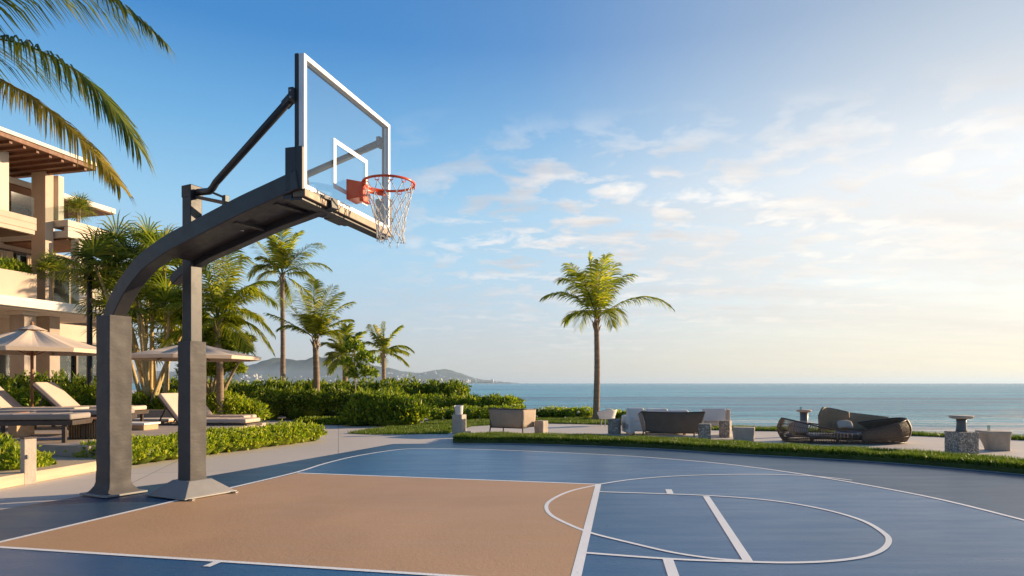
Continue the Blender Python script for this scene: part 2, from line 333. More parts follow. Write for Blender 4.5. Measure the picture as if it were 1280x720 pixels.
def spline(pts, n=8):
    pts = [Vector(p) for p in pts]; out = []
    for i in range(len(pts)-1):
        p0 = pts[max(i-1, 0)]; p1 = pts[i]; p2 = pts[i+1]; p3 = pts[min(i+2, len(pts)-1)]
        for k in range(n):
            s = k/n; out.append(.5*((2*p1)+(-p0+p2)*s+(2*p0-5*p1+4*p2-p3)*s*s+(-p0+3*p1-3*p2+p3)*s**3))
    return out+[pts[-1]]
def ribbon(mb, pts, w, z):
    vs_ = []
    for i, p in enumerate(pts):
        a = pts[max(i-1, 0)]; b = pts[min(i+1, len(pts)-1)]; t_ = Vector((b[0]-a[0], b[1]-a[1])).normalized(); nx, ny = -t_.y, t_.x
        vs_ += [(p[0]+nx*w/2, p[1]+ny*w/2, z), (p[0]-nx*w/2, p[1]-ny*w/2, z)]
    mb.add(vs_, [(2*i+1, 2*i, 2*i+2, 2*i+3)[::-1] for i in range(len(pts)-1)])
def g2(l, s=1., ox=0, oy=0): return [G(a/s+ox, b/s+oy) for a, b in l]
# court outline
left_edge = g2([(110, 619), (167, 609), (225, 602), (261, 595), (320, 585), (400, 571), (491, 555)])
far_edge = spline(g2([(491, 555), (564, 554.5), (640, 555), (742, 558), (830, 562), (920, 568), (1007, 572.5), (1090, 577.5), (1180, 584.5), (1280, 594)]), 4)
ext = far_edge[-1]+(far_edge[-1]-far_edge[-2])*30
ld = (left_edge[0]-left_edge[-1]).normalized()
outline = [left_edge[0]+ld*12]+left_edge[:-1]+far_edge+[ext, Vector((ext.x, -20, 0)), Vector((-9, -20, 0))]
bd = MB().sheet(outline, .002).build('court_border', M['border']); tag(bd, kind='structure')
base = g2([(279, 612.6), (369, 591.3), (406, 580), (443, 571), (485.6, 564), (515, 561.3), (560, 561.3), (640, 563.6), (730, 567.6), (800, 571.5), (900, 579.8), (1007, 594), (1152, 620), (1280, 651)])
bdir = (base[0]-base[1]).normalized()
arc = spline(base, 5)
farx = arc[-1]+(arc[-1]-arc[-2])*12
inner = [base[0]+bdir*12]+arc+[farx, Vector((farx.x+1, -19, 0)), Vector((-7, -19, 0))]
tag(MB().sheet(inner, .004).build('court', M['court']), kind='structure')
kc = g2([(372, 591.8), (748, 606)]); nl = G(0, 685); nr = G(530, 719)
nd = (nr-nl).normalized(); fd = (G(720, 720)-G(747.5, 607)).normalized()
def isect(p, d, q, e):
    k = ((q.x-p.x)*e.y-(q.y-p.y)*e.x)/(d.x*e.y-d.y*e.x); return p+d*k
ncorner = isect(nl, nd, kc[1], fd)
lcorner = isect(nl, nd, base[0], bdir)
tag(MB().sheet([kc[0], lcorner, ncorner, kc[1]], .006).build('key_area', M['key']), kind='structure')
ln = MB(); LW = .050; zt = .0075
ribbon(ln, [base[0]+bdir*6]+arc+[arc[-1]+(arc[-1]-arc[-2])*6], LW, zt)
ribbon(ln, [kc[0], kc[1]], LW, zt+.0001); ribbon(ln, [lcorner, ncorner], LW*.9, zt+.0001)
ribbon(ln, [kc[1]-fd*.02, ncorner+fd*.03], .066, zt+.0002)
q = (2., 640, 540)
ribbon(ln, spline(g2([(218, 133), (150, 148), (104, 168), (86, 186), (96, 208), (140, 232), (200, 255), (300, 280), (400, 303), (500, 318), (590, 325)], *q), 6), .038, zt+.0003)
ribbon(ln, spline(g2([(218, 132), (300, 120), (400, 112), (520, 108), (650, 107.5), (760, 112), (850, 122)], *q), 6), .038, zt+.0004)
ribbon(ln, spline(g2([(218, 151), (350, 155), (480, 160), (600, 168), (700, 180), (800, 200), (880, 225), (930, 255), (942, 275), (925, 297), (880, 314), (800, 325), (700, 329), (590, 327), (400, 320), (180, 304)], *q), 6), .042, zt+.0005)
ribbon(ln, g2([(485, 162), (590, 325)], *q), .066, zt+.0006)
ribbon(ln, g2([(391, 145), (396, 156)], *q), .07, zt+.0007)
a, b2 = g2([(390, 321), (403, 360)], *q); ribbon(ln, [a, b2+(b2-a)], .07, zt+.0007)
ribbon(ln, [G(276, 702), G(258, 709.5)], .055, zt+.0007)
tag(ln.build('court_lines', M['line']), kind='structure')

# hills across the bay
prof = [(120, 462), (200, 464), (290, 463), (320, 455), (345, 449), (370, 446), (400, 447), (430, 446.5), (455, 450), (470, 456), (500, 463), (525, 466), (540, 464.5), (555, 462), (575, 466), (600, 473), (625, 476.5), (650, 478.6)]
prof2 = [(120, 470), (250, 470), (290, 464), (312, 463.5), (330, 467), (370, 474), (430, 472), (470, 474), (510, 472), (560, 475), (640, 478)]
from mathutils import noise as mn
def interp(pr, x):
    return float(np.interp(x, [a for a, _ in pr], [b for _, b in pr]))
def ridge(name, pr, D, depth, seed, nu=150, nv=26):
    xs0, xs1 = pr[0][0], pr[-1][0]
    def fn(a, b):
        px = xs0+(xs1-xs0)*a; hgt = (HY-interp(pr, px))/K*D
        w = math.sin(math.pi*b)**1.2 if b < 1 else 0; Y = D+(b-.5)*depth
        nz = mn.fractal(Vector((a*nu*.16+seed, b*3.1, seed)), .9, 2.2, 6)
        h_ = max(-3, hgt*w*(1+.16*nz)-2)
        return ((px-640)/K*D*(1+(b-.5)*depth/D*.5), Y, SEA_Z-.5+h_)
    return tag(MB().grid(fn, nu, nv).build(name, M['hill']), kind='structure')
ridge('hills', prof, 9500, 4000, 3.3); ridge('headland', prof2, 7000, 2000, 8.1)

# ================================================================== BASKETBALL HOOP
hp1 = Vector((-4.30, 7.0, 0)); hp2 = Vector((-3.44, 6.97, 0))
BC = Vector((-1.617, 6.495, 3.51)); by = R(16); BU = Vector((math.sin(by), math.cos(by), 0)); BN = Vector((math.cos(by), -math.sin(by), 0)); UZ = Vector((0, 0, 1))
ORG = hp2.copy()
hoop = thing('basketball_hoop', 'dark steel basketball hoop with glass backboard and orange rim on two padded posts', 'basketball hoop', ORG)
def hb(mb, name, mat, parent=hoop, **k): return mb.build(name, M[mat], parent, rel=ORG, **k)
AD = Vector((.887, -.462, 0)).normalized(); AP = Vector((.462, .887, 0)).normalized()   # arm direction, away from camera
arot = math.atan2(AD.y, AD.x)
def on_plane(px, py, off):
    d = Vector(((px-640)/K, 1, (HY-py)/K)); o = Vector((0, 0, H)); p0 = hp1+AP*off
    return o+d*((p0-o).dot(AP)/d.dot(AP))
aw = .15
pix = [(135, 420), (137.5, 397), (141, 380), (150, 360), (162.5, 342), (176, 327), (190, 316), (210, 302.5), (236, 289), (268, 272.5), (300, 256), (335, 240), (371, 223.5)]
cl = [on_plane(a, c_, -aw/2)+AP*aw/2 for a, c_ in pix]
cl[0] = hp1+AD*.01+UZ*(cl[1].z-.12); cl[1] = hp1+AD*.015+UZ*(cl[1].z+.03); cl[2] = cl[2]-AD*.02
cl = spline(cl, 4)
def sweep(mb, pts, w, h_, side):
    vs_ = []
    for i, p in enumerate(pts):
        a = pts[max(i-1, 0)]; b = pts[min(i+1, len(pts)-1)]; t_ = (b-a).normalized(); n = side.cross(t_).normalized()
        vs_ += [p-side*w/2-n*h_/2, p+side*w/2-n*h_/2, p+side*w/2+n*h_/2, p-side*w/2+n*h_/2]
    m_ = len(pts); fs = [(4*i+k, 4*i+4+k, 4*i+4+(k+1) % 4, 4*i+(k+1) % 4) for i in range(m_-1) for k in range(4)]
    mb.add(vs_, fs+[(0, 1, 2, 3), (4*m_-1, 4*m_-2, 4*m_-3, 4*m_-4)])
ar = MB(); sweep(ar, cl, aw, .17, AP); arm = hb(ar, 'curved_arm', 'steel', bevel=.008)
# second rail behind the mast and the web plate between them
r2 = MB(); off = .50; seg = [p-UZ*(.05+.05*(i/(len(cl)-18))**2) for i, p in enumerate(cl[17:])]
seg2 = [p+AP*(off-aw/2-.03) for p in seg]; sweep(r2, seg2, .10, .10, AP); hb(r2, 'rear_rail', 'steel', bevel=.006)
wb = MB(); sweep(wb, [p+AP*.21-UZ*(.03+.04*(i/(len(cl)-26))**2) for i, p in enumerate(cl[25:])], .27, .03, AP); hb(wb, 'web_plate', 'steel', bevel=.004)
cb = MB()
for i_, p in enumerate((cl[38], cl[-5])): cb.bar(p-Vector((0, 0, .07)), p+AP*(off-.1)-Vector((0, 0, .07)), .06, .05)
hb(cb, 'cross_member', 'steel', bevel=.004)
bo = MB()
for k, s in ((36, .3), (40, .28), (44, .3)):
    p = cl[k]+AP*s*.8; bo.lathe([(.018, -.05), (.018, -.03), (.01, -.03)], 8, (p.x, p.y, p.z-.01))
hb(bo, 'arm_bolts', 'bolt')
# rear post pad, flared at the foot
def pad(px, w, z0, z1, flare, rot, rows=44, wob=.004, seedv=1.):
    mb = MB(); ring = []
    m = Matrix.Translation(px) @ Matrix.Rotation(rot, 4, 'Z')
    per = []
    for s_ in range(4):
        for k in range(6):
            f_ = -1+2*k/6; per.append([(f_, -1), (1, f_), (-f_, 1), (-1, -f_)][s_])
    vs_ = []
    for r_ in range(rows+1):
        z = z0+(z1-z0)*r_/rows; wz = w/2+(flare*max(0, 1-(z-z0)/.12)**1.5 if flare else 0)
        for (a, b) in per:
            cr = 1
            d = wob*mn.noise(Vector((a*1.3, b*1.3+seedv, z*5.5)))*2.2 if 0 < r_ < rows else 0
            vs_.append(m @ Vector((a*cr*(wz+d), b*cr*(wz+d), z)))
    n = len(per); fs = [(r_*n+k, r_*n+(k+1) % n, (r_+1)*n+(k+1) % n, (r_+1)*n+k) for r_ in range(rows) for k in range(n)]+[tuple(range(rows*n, rows*n+n))]
    return mb.add(vs_, fs, True)
p1top = 1.2+(479-395)/K*7.0
pd = hb(pad(hp1, .245, .012, p1top, .075, arot), 'post_pad', 'pad', bevel=.01)
ft = MB().box(hp1+Vector((0, 0, .02)), (.46, .46, .02), arot); hb(ft, 'base_plate', 'plinth', bevel=.004)
mast_top = 1.2+(479-233)/K*6.95
ms = MB().box(hp2+Vector((0, 0, (mast_top+.2)/2)), (.14, .14, mast_top-.2), arot); hb(ms, 'mast', 'steel', bevel=.008)
hb(MB().box(hp2+Vector((0, 0, mast_top-.06)), (.152, .152, .13), arot), 'mast_cap', 'steel', bevel=.008)
p2top = 1.2+(479-427)/K*6.95
hb(pad(hp2, .20, .15, p2top, 0, arot, wob=.002, seedv=5), 'post_pad', 'pad', bevel=.008)
ca, sa = math.cos(arot), math.sin(arot)
def quadbox(c, w0, w1, z0, z1): 
    return [c+AD*a*w+AP*b*w+UZ*z for w, z in ((w0, z0), (w1, z1)) for a, b in ((-1, -1), (1, -1), (1, 1), (-1, 1))]
pl = MB().hexa(quadbox(hp2, .30, .135, .03, .17)); pl.hexa(quadbox(hp2, .315, .315, .012, .03)); hb(pl, 'plinth', 'plinth', bevel=.006)
pb = MB()
for a in (-1, 1):
    for b in (-1, 1):
        p = hp2+AD*a*.335+AP*b*.26; pb.box(p+UZ*.018, (.09, .03, .012), arot)
hb(pb, 'anchor_lugs', 'bolt')
# backboard
bw, bh, bt = 1.66, 1.19, .05
def bp(u, z, n=0.): return BC+BU*u+UZ*z+BN*n
def bbar(mb, u0, u1, z0, z1, n0, n1):
    return mb.hexa([bp(u0, z0, n0), bp(u0, z0, n1), bp(u1, z0, n1), bp(u1, z0, n0), bp(u0, z1, n0), bp(u0, z1, n1), bp(u1, z1, n1), bp(u1, z1, n0)])
fr = MB(); hw, hh, fw = bw/2, bh/2, .045
bbar(fr, -hw, -hw+fw, -hh, hh, -.035, .02); bbar(fr, hw-fw, hw, -hh, hh, -.035, .02)
bbar(fr, -hw+fw, hw-fw, hh-fw, hh, -.035, .02); bbar(fr, -hw+fw, hw-fw, -hh, -hh+fw, -.035, .02)
hb(fr, 'board_frame', 'alu', bevel=.004)
dk = MB()
for s in (-1, 1): bbar(dk, s*hw-.003 if s < 0 else s*hw-.02, s*hw+.02 if s < 0 else s*hw+.003, -hh, hh+.004, -.075, -.037)
bbar(dk, -hw+.02, hw-.02, hh-.03, hh+.004, -.075, -.037); hb(dk, 'rear_frame', 'steel', bevel=.003)
hb(bbar(MB(), -hw+fw, hw-fw, -hh+fw, hh-fw, -.008, .004), 'glass_panel', 'glass')
tq = MB(); tw, th, tb, tl = .33, .48, -.36, .045
z0 = -.45
for (u0, u1, a, c_) in ((-tw, -tw+tl, z0, z0+th), (tw-tl, tw, z0, z0+th), (-tw+tl, tw-tl, z0+th-tl, z0+th), (-tw+tl, tw-tl, z0, z0+tl)): bbar(tq, u0, u1, a, c_, .006, .010)
hb(tq, 'target_square', 'white')
lb = MB(); bbar(lb, -hw-.01, hw+.01, -hh-.075, -hh-.004, -.09, .035); hb(lb, 'lower_beam', 'bronze', bevel=.006)
lb2 = MB(); bbar(lb2, -hw, hw, -hh-.10, -hh-.077, -.12, .0); hb(lb2, 'lower_channel', 'steel', bevel=.004)
for s in (-1, 1):
    cbk = MB(); bbar(cbk, s*hw-.035, s*hw+.035, -hh-.02, -hh+.36, -.15, -.0372); bbar(cbk, s*hw-.022+s*.016, s*hw+.022+s*.016, -hh-.02, -hh+.36, -.036, .025)
    hb(cbk, 'corner_mount', 'steel', bevel=.006)
cm = MB(); bbar(cm, -.14, .14, -hh-.09, -hh+.03, -.22, -.04); hb(cm, 'centre_mount', 'steel', bevel=.006)
# link from arms to the board
lk = MB(); e1 = cl[-1]
lk.bar(e1-AD*.05, bp(-hw+.03, -hh+.03, -.12), .13, .12); lk.bar(seg2[-1]-AD*.05, bp(-hw+.5, -hh-.09, -.16), .10, .07)
lk.bar(bp(-hw, -hh-.04, -.15), bp(.2, -hh-.04, -.15), .09, .09); hb(lk, 'arm_bracket', 'steel', bevel=.005)
# braces
mt = hp2+UZ*(mast_top-.07)
for s, tgt in ((-1, bp(-hw+.01, hh-.36, -.09)), (1, bp(hw-.03, hh-.2, -.09))):
    k0 = mt+AD*.09 if s < 0 else hp2+AP*.05+AD*.03+UZ*(1.2+(479-277)/K*6.98); k1 = P(262, 239, 6.75) if s < 0 else k0.lerp(tgt, .05); k2 = P(270, 228, 6.68) if s < 0 else k0.lerp(tgt, .1)
    pth = [k0, (k0+k1)/2, k1]+[k1*(1-.5)+k2*.5+Vector((0, 0, -.01 if s < 0 else 0)), k2, k2.lerp(tgt, .3), k2.lerp(tgt, .97)]
    bm_ = MB().tube(pth, .036, 10); br_ = hb(bm_, 'brace', 'steel')
    cp = MB().box(tgt, (.10, .05, .11), -by+R(90)); cp.bar(k2.lerp(tgt, .9), tgt, .07, .06)
    c2 = hb(cp, 'brace_clamp', 'steel', br_, bevel=.004); c2.parent = br_
    bl_ = MB()
    for dz in (-.03, .03): bl_.tube([tgt-BU*s*0.05+UZ*dz-BN*.0, tgt+BU*s*.045+UZ*dz], .012, 8); bl_.tube([tgt-BU*.045+UZ*dz+BN*.0, tgt-BU*.05+UZ*dz], .014, 8)
    hb(bl_, 'clamp_bolts', 'bolt', br_)
tr = MB(); a0 = mt+AD*.08-UZ*.05; a1 = on_plane(283, 258, 0)-UZ*.0
tr.bar(a0, a1+UZ*.03, .05, .035); tr.bar(P(264, 240, 6.75), P(283, 248, 6.55), .03, .02); tr.box(P(282, 252, 6.5), (.05, .05, .12), arot); hb(tr, 'tie_strut', 'steel', bevel=.003)
# rim
RC = BC+BN*.42+UZ*(3.165-3.51); rr_ = .25
rim = MB(); pts = [RC+Vector((math.cos(a)*rr_, math.sin(a)*rr_, 0)) for a in [2*math.pi*k/48 for k in range(48)]]
rim.tube(pts, .0125, 8, closed=True); rimo = hb(rim, 'rim', 'orange')
hk = MB()
for k in range(12):
    a = 2*math.pi*(k+.5)/12; c0 = RC+Vector((math.cos(a)*rr_, math.sin(a)*rr_, -.012)); tg = Vector((-math.sin(a), math.cos(a), 0)); 
    hk.tube([c0-tg*.022, c0-tg*.018-UZ*.025, c0+tg*.018-UZ*.025, c0+tg*.022], .0045, 5)
# breakaway guard plate under the near half of the ring
for k in range(7):
    a = math.atan2(-BN.y, -BN.x)+(-.9+k*.27); 
hb(hk, 'net_hooks', 'orange', rimo)
gd = MB(); a0 = math.atan2(-BN.y, -BN.x)
def gf(i, j):
    a = a0+(-.95+1.9*i); return RC+Vector((math.cos(a)*(rr_-.004), math.sin(a)*(rr_-.004), -.012-.045*j))
gd.grid(gf, 16, 2); hb(gd, 'rim_gusset', 'orange', rimo, solid=.006)
bk = MB(); zc_ = RC.z-BC.z
n0, n1 = .006, .15
vsb = [bp(-.10, zc_-.15, n0), bp(-.085, zc_-.13, n1), bp(.085, zc_-.13, n1), bp(.10, zc_-.15, n0), bp(-.10, zc_+.055, n0), bp(-.07, zc_+.018, n1+.03), bp(.07, zc_+.018, n1+.03), bp(.10, zc_+.055, n0)]
bk.hexa(vsb); hb(bk, 'rim_bracket', 'orange', rimo, bevel=.008)
bc2 = MB(); bbar(bc2, -.075, .075, zc_-.17, zc_-.02, n1-.015, n1+.03); hb(bc2, 'spring_cover', 'orange', rimo, bevel=.01)
bx2 = MB()
for a in (-.07, .07):
    for c_ in (-.11, .03): 
        p = bp(a, zc_+c_, .02); bx2.tube([p, p+BN*.012], .012, 8)
hb(bx2, 'bracket_bolts', 'bolt', rimo)
# net: criss-cross cords, slightly blown
nb = MB(); nrow = 6; ncol = 12
def npnt(i, j):
    r_ = [.238, .215, .18, .15, .135, .128, .135][i]; a = 2*math.pi*(j+(.5 if i % 2 else 0)+.5)/ncol
    z = -.03-[0, .10, .20, .30, .39, .46, .52][i]; jt = .012*i/6
    rr = random.Random(i*31+(j % ncol))
    return RC+Vector((math.cos(a)*r_+rr.uniform(-jt, jt)+.004*i, math.sin(a)*r_+rr.uniform(-jt, jt), z+rr.uniform(-jt, jt)*1.2))
for i in range(nrow):
    for j in range(ncol):
        p = npnt(i, j)
        for q_ in (j, j-1) if i % 2 == 0 else (j, j+1):
            e = npnt(i+1, q_ % ncol); md = (p+e)/2+Vector((0, 0, -.006)); nb.tube([p, md, e], .0042, 5, smooth=True)
for j in range(ncol):
    for rep in (0, 1):
        p = npnt(nrow, j); nb.tube([p, p+Vector((random.uniform(-.02, .02), random.uniform(-.02, .02), -random.uniform(.02, .05)))], .004, 4)
hb(nb, 'net', 'net')

# ================================================================== HOTEL BUILDING
ub = R(14.5); bu = Vector((math.sin(ub), math.cos(ub), 0)); bn_ = Vector((math.cos(ub), -math.sin(ub), 0))
BO = bn_*-24+bu*20
hotel = thing('hotel_building', 'beige three storey resort building with overhanging roofs and balconies, left of the court', 'building', BO)
def blk(mb, n0, n1, u0, u1, z0, z1):
    f = lambda n, u, z: bn_*n+bu*u+UZ*z
    return mb.hexa([f(n0, u0, z0), f(n1, u0, z0), f(n1, u1, z0), f(n0, u1, z0), f(n0, u0, z1), f(n1, u0, z1), f(n1, u1, z1), f(n0, u1, z1)])
def hpart(name, mat, *bl, parent=hotel, bevel=.015):
    mb = MB()
    for q_ in bl: blk(mb, *q_)
    return mb.build(name, M[mat], parent, rel=BO, bevel=bevel)
# level 1 slab, stepped fascia
hpart('floor_slab', 'fascia', (-40, -22.62, 5, 22.9, 4.12, 4.26), (-40, -22.5, 5, 23.0, 3.9, 4.118))
hpart('ceiling', 'stucco2', (-40, -22.7, 5, 22.9, 3.86, 3.897))
hpart('wall', 'stucco', (-40, -26.6, 5, 17.4, 0, 3.858), (-27.0, -26.5, 25.4, 25.8, 0, 3.858), (-27.2, -26.7, 17.4, 25.4, 3.1, 3.858))
hpart('wall', 'stucco', (-40, -26.4, 5, 19.0, 4.262, 6.7), (-27.5, -26.8, 19, 25.5, 4.262, 6.96))
hpart('wall', 'stucco2', (-40, -27.6, 5, 23.4, 7.0, 8.89))
hpart('wall', 'stucco2', (-40, -27.5, 25.5, 25.8, 0, 6.96))
# ground floor glazing
w = hpart('window', 'frame', (-26.72, -26.66, 17.5, 17.58, 0, 3.1), (-26.72, -26.6, 19.5, 19.62, 0, 3.1), (-26.72, -26.6, 21.6, 21.72, 0, 3.1), (-26.72, -26.6, 23.6, 23.72, 0, 3.1), (-26.72, -26.6, 25.3, 25.4, 0, 3.1), (-26.72, -26.62, 17.5, 25.4, 3.0, 3.098))
hpart('pane', 'window', (-26.80, -26.76, 17.45, 25.4, 0, 3.09), parent=w, bevel=0)
hpart('column', 'taupe', (-24.0, -23.3, 18.55, 19.0, 0, 3.72)); hpart('column', 'taupe', (-24.9, -24.2, 20.3, 20.75, 0, 3.858))
hpart('capital', 'stucco2', (-24.05, -23.25, 18.45, 19.08, 3.722, 3.858)); hpart('column', 'stucco2', (-23.8, -23.3, 22.4, 22.85, 0, 3.858))
hpart('column', 'stucco2', (-25.0, -24.6, 17.0, 17.4, 0, 3.858))
# level 1 balcony
hpart('parapet', 'stucco', (-23.25, -23.0, 8, 18.8, 4.262, 5.22)); hpart('planter_soil', 'soil', (-23.9, -23.27, 8, 18.75, 4.262, 5.05))
for (a, b2) in ((19.5, 20.62), (21.3, 22.1)):
    rg = hpart('railing_glass', 'railglass', (-23.08, -23.06, a, b2, 4.30, 5.16), bevel=0)
    hpart('handrail', 'frame', (-23.1, -23.04, a, b2, 5.162, 5.19), parent=rg, bevel=0)
hpart('column', 'stucco2', (-23.6, -23.2, 20.7, 21.15, 4.262, 6.96)); hpart('column', 'stucco2', (-23.6, -23.2, 22.2, 22.55, 4.262, 6.96))
hpart('side_wall', 'taupe', (-24.6, -23.62, 20.5, 20.66, 4.262, 6.1))
wd = hpart('window', 'frame', (-26.78, -26.70, 19.2, 19.28, 4.3, 6.6), (-26.78, -26.70, 20.9, 20.98, 4.3, 6.6), (-26.78, -26.70, 22.6, 22.68, 4.3, 6.6), (-26.78, -26.70, 24.2, 24.28, 4.3, 6.6), (-26.78, -26.70, 19.2, 24.28, 6.602, 6.7))
hpart('pane', 'window', (-26.795, -26.785, 19.28, 24.2, 4.3, 6.6), parent=wd, bevel=0)
cu = MB()
def curt(u0, u1): cu.grid(lambda i, j: tuple(bn_*(-26.62+.05*math.sin(i*40))+bu*(u0+(u1-u0)*i)+UZ*(4.3+2.3*j)), 40, 2)

for q_ in ((20.0, 20.7), (21.3, 22.0), (23.2, 24.1)): cu = MB(); curt(*q_); cu.build('curtain', M['curtain'], hotel, rel=BO)
wd = hpart('window', 'frame', (-26.38, -26.3, 14.0, 14.08, 4.3, 6.5), (-26.38, -26.3, 15.8, 15.88, 4.3, 6.5), (-26.38, -26.3, 17.6, 17.68, 4.3, 6.5), (-26.38, -26.3, 14, 17.7, 5.9, 5.98))
hpart('pane', 'window', (-26.395, -26.385, 14.08, 17.6, 4.3, 6.5), parent=wd, bevel=0)
# level 2
hpart('balcony_slab', 'stucco', (-40, -23.2, 5, 18.95, 6.88, 7.12), (-23.4, -23.2, 5, 18.95, 7.122, 7.35), (-23.4, -23.22, 5, 18.9, 6.72, 6.878))
hpart('soffit', 'soffit', (-40, -23.45, 5, 18.9, 6.72, 6.876))
hpart('balcony_slab', 'stucco2', (-40, -23.4, 20.4, 22.6, 6.98, 7.25), (-23.6, -23.4, 20.4, 22.6, 7.252, 7.4), (-24.3, -23.36, 20.36, 22.64, 7.402, 7.66))
hpart('soffit', 'soffit', (-40, -23.6, 20.5, 22.5, 6.9, 6.978))
hpart('column', 'stucco', (-24.7, -24.0, 19.95, 20.3, 4.262, 9.5)); hpart('column', 'stucco2', (-24.4, -24.0, 20.5, 20.75, 7.662, 9.5))
hpart('column', 'stucco2', (-24.0, -23.3, 17.2, 18.0, 7.122, 9.5))
rg = hpart('railing_glass', 'railglass', (-23.28, -23.26, 18.05, 18.9, 7.36, 8.1), (-24.3, -23.3, 20.33, 20.35, 7.67, 8.2), bevel=0)
wd = hpart('window', 'frame', (-27.58, -27.5, 17.6, 17.68, 7.13, 8.86), (-27.58, -27.5, 19.0, 19.08, 7.13, 8.85), (-27.58, -27.5, 20.6, 20.68, 7.26, 8.85), (-27.58, -27.5, 22.2, 22.28, 7.26, 8.85), (-27.58, -27.5, 17.6, 22.28, 8.84, 8.88))
hpart('pane', 'window', (-27.595, -27.585, 17.6, 22.2, 7.27, 8.85), parent=wd, bevel=0)
rf = hpart('roof', 'fascia', (-40, -25.0, 5, 24.2, 8.95, 9.18)); hpart('soffit', 'soffit', (-40, -25.06, 5, 24.15, 8.90, 8.948), parent=rf)
rf = hpart('roof', 'fascia', (-34, -22.0, 5, 20.5, 9.66, 9.80)); hpart('soffit', 'soffit', (-34, -22.05, 5, 20.45, 9.5, 9.658), parent=rf)
rb = MB()
for k in range(26):
    uu = 8+k*.48; blk(rb, -34, -22.15, uu, uu+.1, 9.40, 9.498)
rb.build('rafters', M['soffit'], rf, rel=BO)

# ================================================================== VEGETATION
def leaves_np(pts, dirs, ln, wd, r):
    """one folded four-vertex leaf per point"""
    n = len(pts); d = dirs/np.linalg.norm(dirs, axis=1, keepdims=True)
    rnd = r.normal(size=(n, 3)); s = np.cross(d, rnd); s /= np.linalg.norm(s, axis=1, keepdims=True)+1e-9; nn = np.cross(s, d)
    L_ = (ln*(.6+.8*r.random(n)))[:, None]; W_ = (wd*(.6+.8*r.random(n)))[:, None]
    a = pts-d*L_*.3; c = pts+d*L_*.7-nn*L_*.12; b = pts+s*W_/2+nn*W_*.18; e = pts-s*W_/2+nn*W_*.18
    V = np.stack([a, b, c, e], 1).reshape(-1, 3); i = np.arange(n)*4
    F = np.stack([np.stack([i, i+1, i+2], 1), np.stack([i, i+2, i+3], 1)], 1).reshape(-1, 3)
    return V, F
def blob_core(r, c, rad, seg=14, ring=9):
    th = np.linspace(0, 2*np.pi, seg, endpoint=False); ph = np.linspace(-1.2, 1.45, ring)
    V = np.array([[c[0]+rad[0]*math.cos(p)*math.cos(t), c[1]+rad[1]*math.cos(p)*math.sin(t), c[2]+rad[2]*math.sin(p)] for p in ph for t in th])*1.
    V += r.normal(size=V.shape)*min(rad)*.06
    F = []
    for i in range(ring-1):
        for k in range(seg):
            q = (i*seg+k, i*seg+(k+1) % seg, (i+1)*seg+(k+1) % seg, (i+1)*seg+k); F += [(q[0], q[1], q[2]), (q[0], q[2], q[3])]
    return V, np.array(F)
def join_np(parts):
    V, F, o = [], [], 0
    for v, f in parts: V.append(v); F.append(f+o); o += len(v)
    return np.concatenate(V), np.concatenate(F)
def shrub_mesh(name, blobs, n, ln, wd, mat, parent, seed, up=.5, flowers=0, core=.8):
    """blobs: (cx,cy,cz,rx,ry,rz) in the parent's frame"""
    r = np.random.default_rng(seed); parts = []; B = np.array(blobs, float)
    wgt = (B[:, 3]*B[:, 4]+B[:, 3]*B[:, 5]+B[:, 4]*B[:, 5]); wgt /= wgt.sum(); idx = r.choice(len(B), n, p=wgt); q = B[idx]
    d = r.normal(size=(n, 3)); d[:, 2] = np.abs(d[:, 2])*.9-.25; d /= np.linalg.norm(d, axis=1, keepdims=True)
    rad = 1-.33*r.random(n)**1.8+.10*np.maximum(0, r.normal(size=n)); 
    lump = 1+.10*np.sin(d[:, 0]*7+q[:, 0]*5)*np.cos(d[:, 1]*6+q[:, 1]*4)+.07*np.sin(d[:, 2]*11+q[:, 0]*9)
    p = q[:, :3]+d*q[:, 3:]*(rad*lump)[:, None]; keep = p[:, 2] > .01; p, d = p[keep], d[keep]
    dd = d*.7+r.normal(size=d.shape)*.55+np.array([0, 0, up]); parts.append(leaves_np(p, dd, ln, wd, r))
    if core:
        for b in B: parts.append(blob_core(r, b[:3], b[3:]*core))
    V, F = join_np(parts); o = np_mesh(name, V, F, M[mat], parent)
    if flowers:
        for k in r.choice(len(p), flowers):
            c0 = p[k]+d[k]*.07; n = Vector(d[k]).normalized(); a1 = n.orthogonal().normalized(); a2 = n.cross(a1); fb_ = MB(); vv = [c0]; ff = []
            for j in range(5):
                an = j*1.2566; dr = a1*math.cos(an)+a2*math.sin(an); sd_ = n.cross(dr); c_ = Vector(c0)
                vv += [c_+dr*.03-sd_*.018+n*.008, c_+dr*.055+n*.014, c_+dr*.03+sd_*.018+n*.008]; q_ = 1+3*j; ff += [(0, q_, q_+1), (0, q_+1, q_+2)]
            fb_.add(vv, ff); fb_.build('flower', M['petal'], o)
    return o
def shrub(name, label, cat, loc, blobs, n, ln=.09, wd=.045, mat='leaf', seed=1, group=None, up=.5, flowers=0, core=.8):
    o = shrub_mesh(name, blobs, n, ln, wd, mat, None, seed, up, flowers, core); o.location = loc
    return tag(o, label, cat, group)
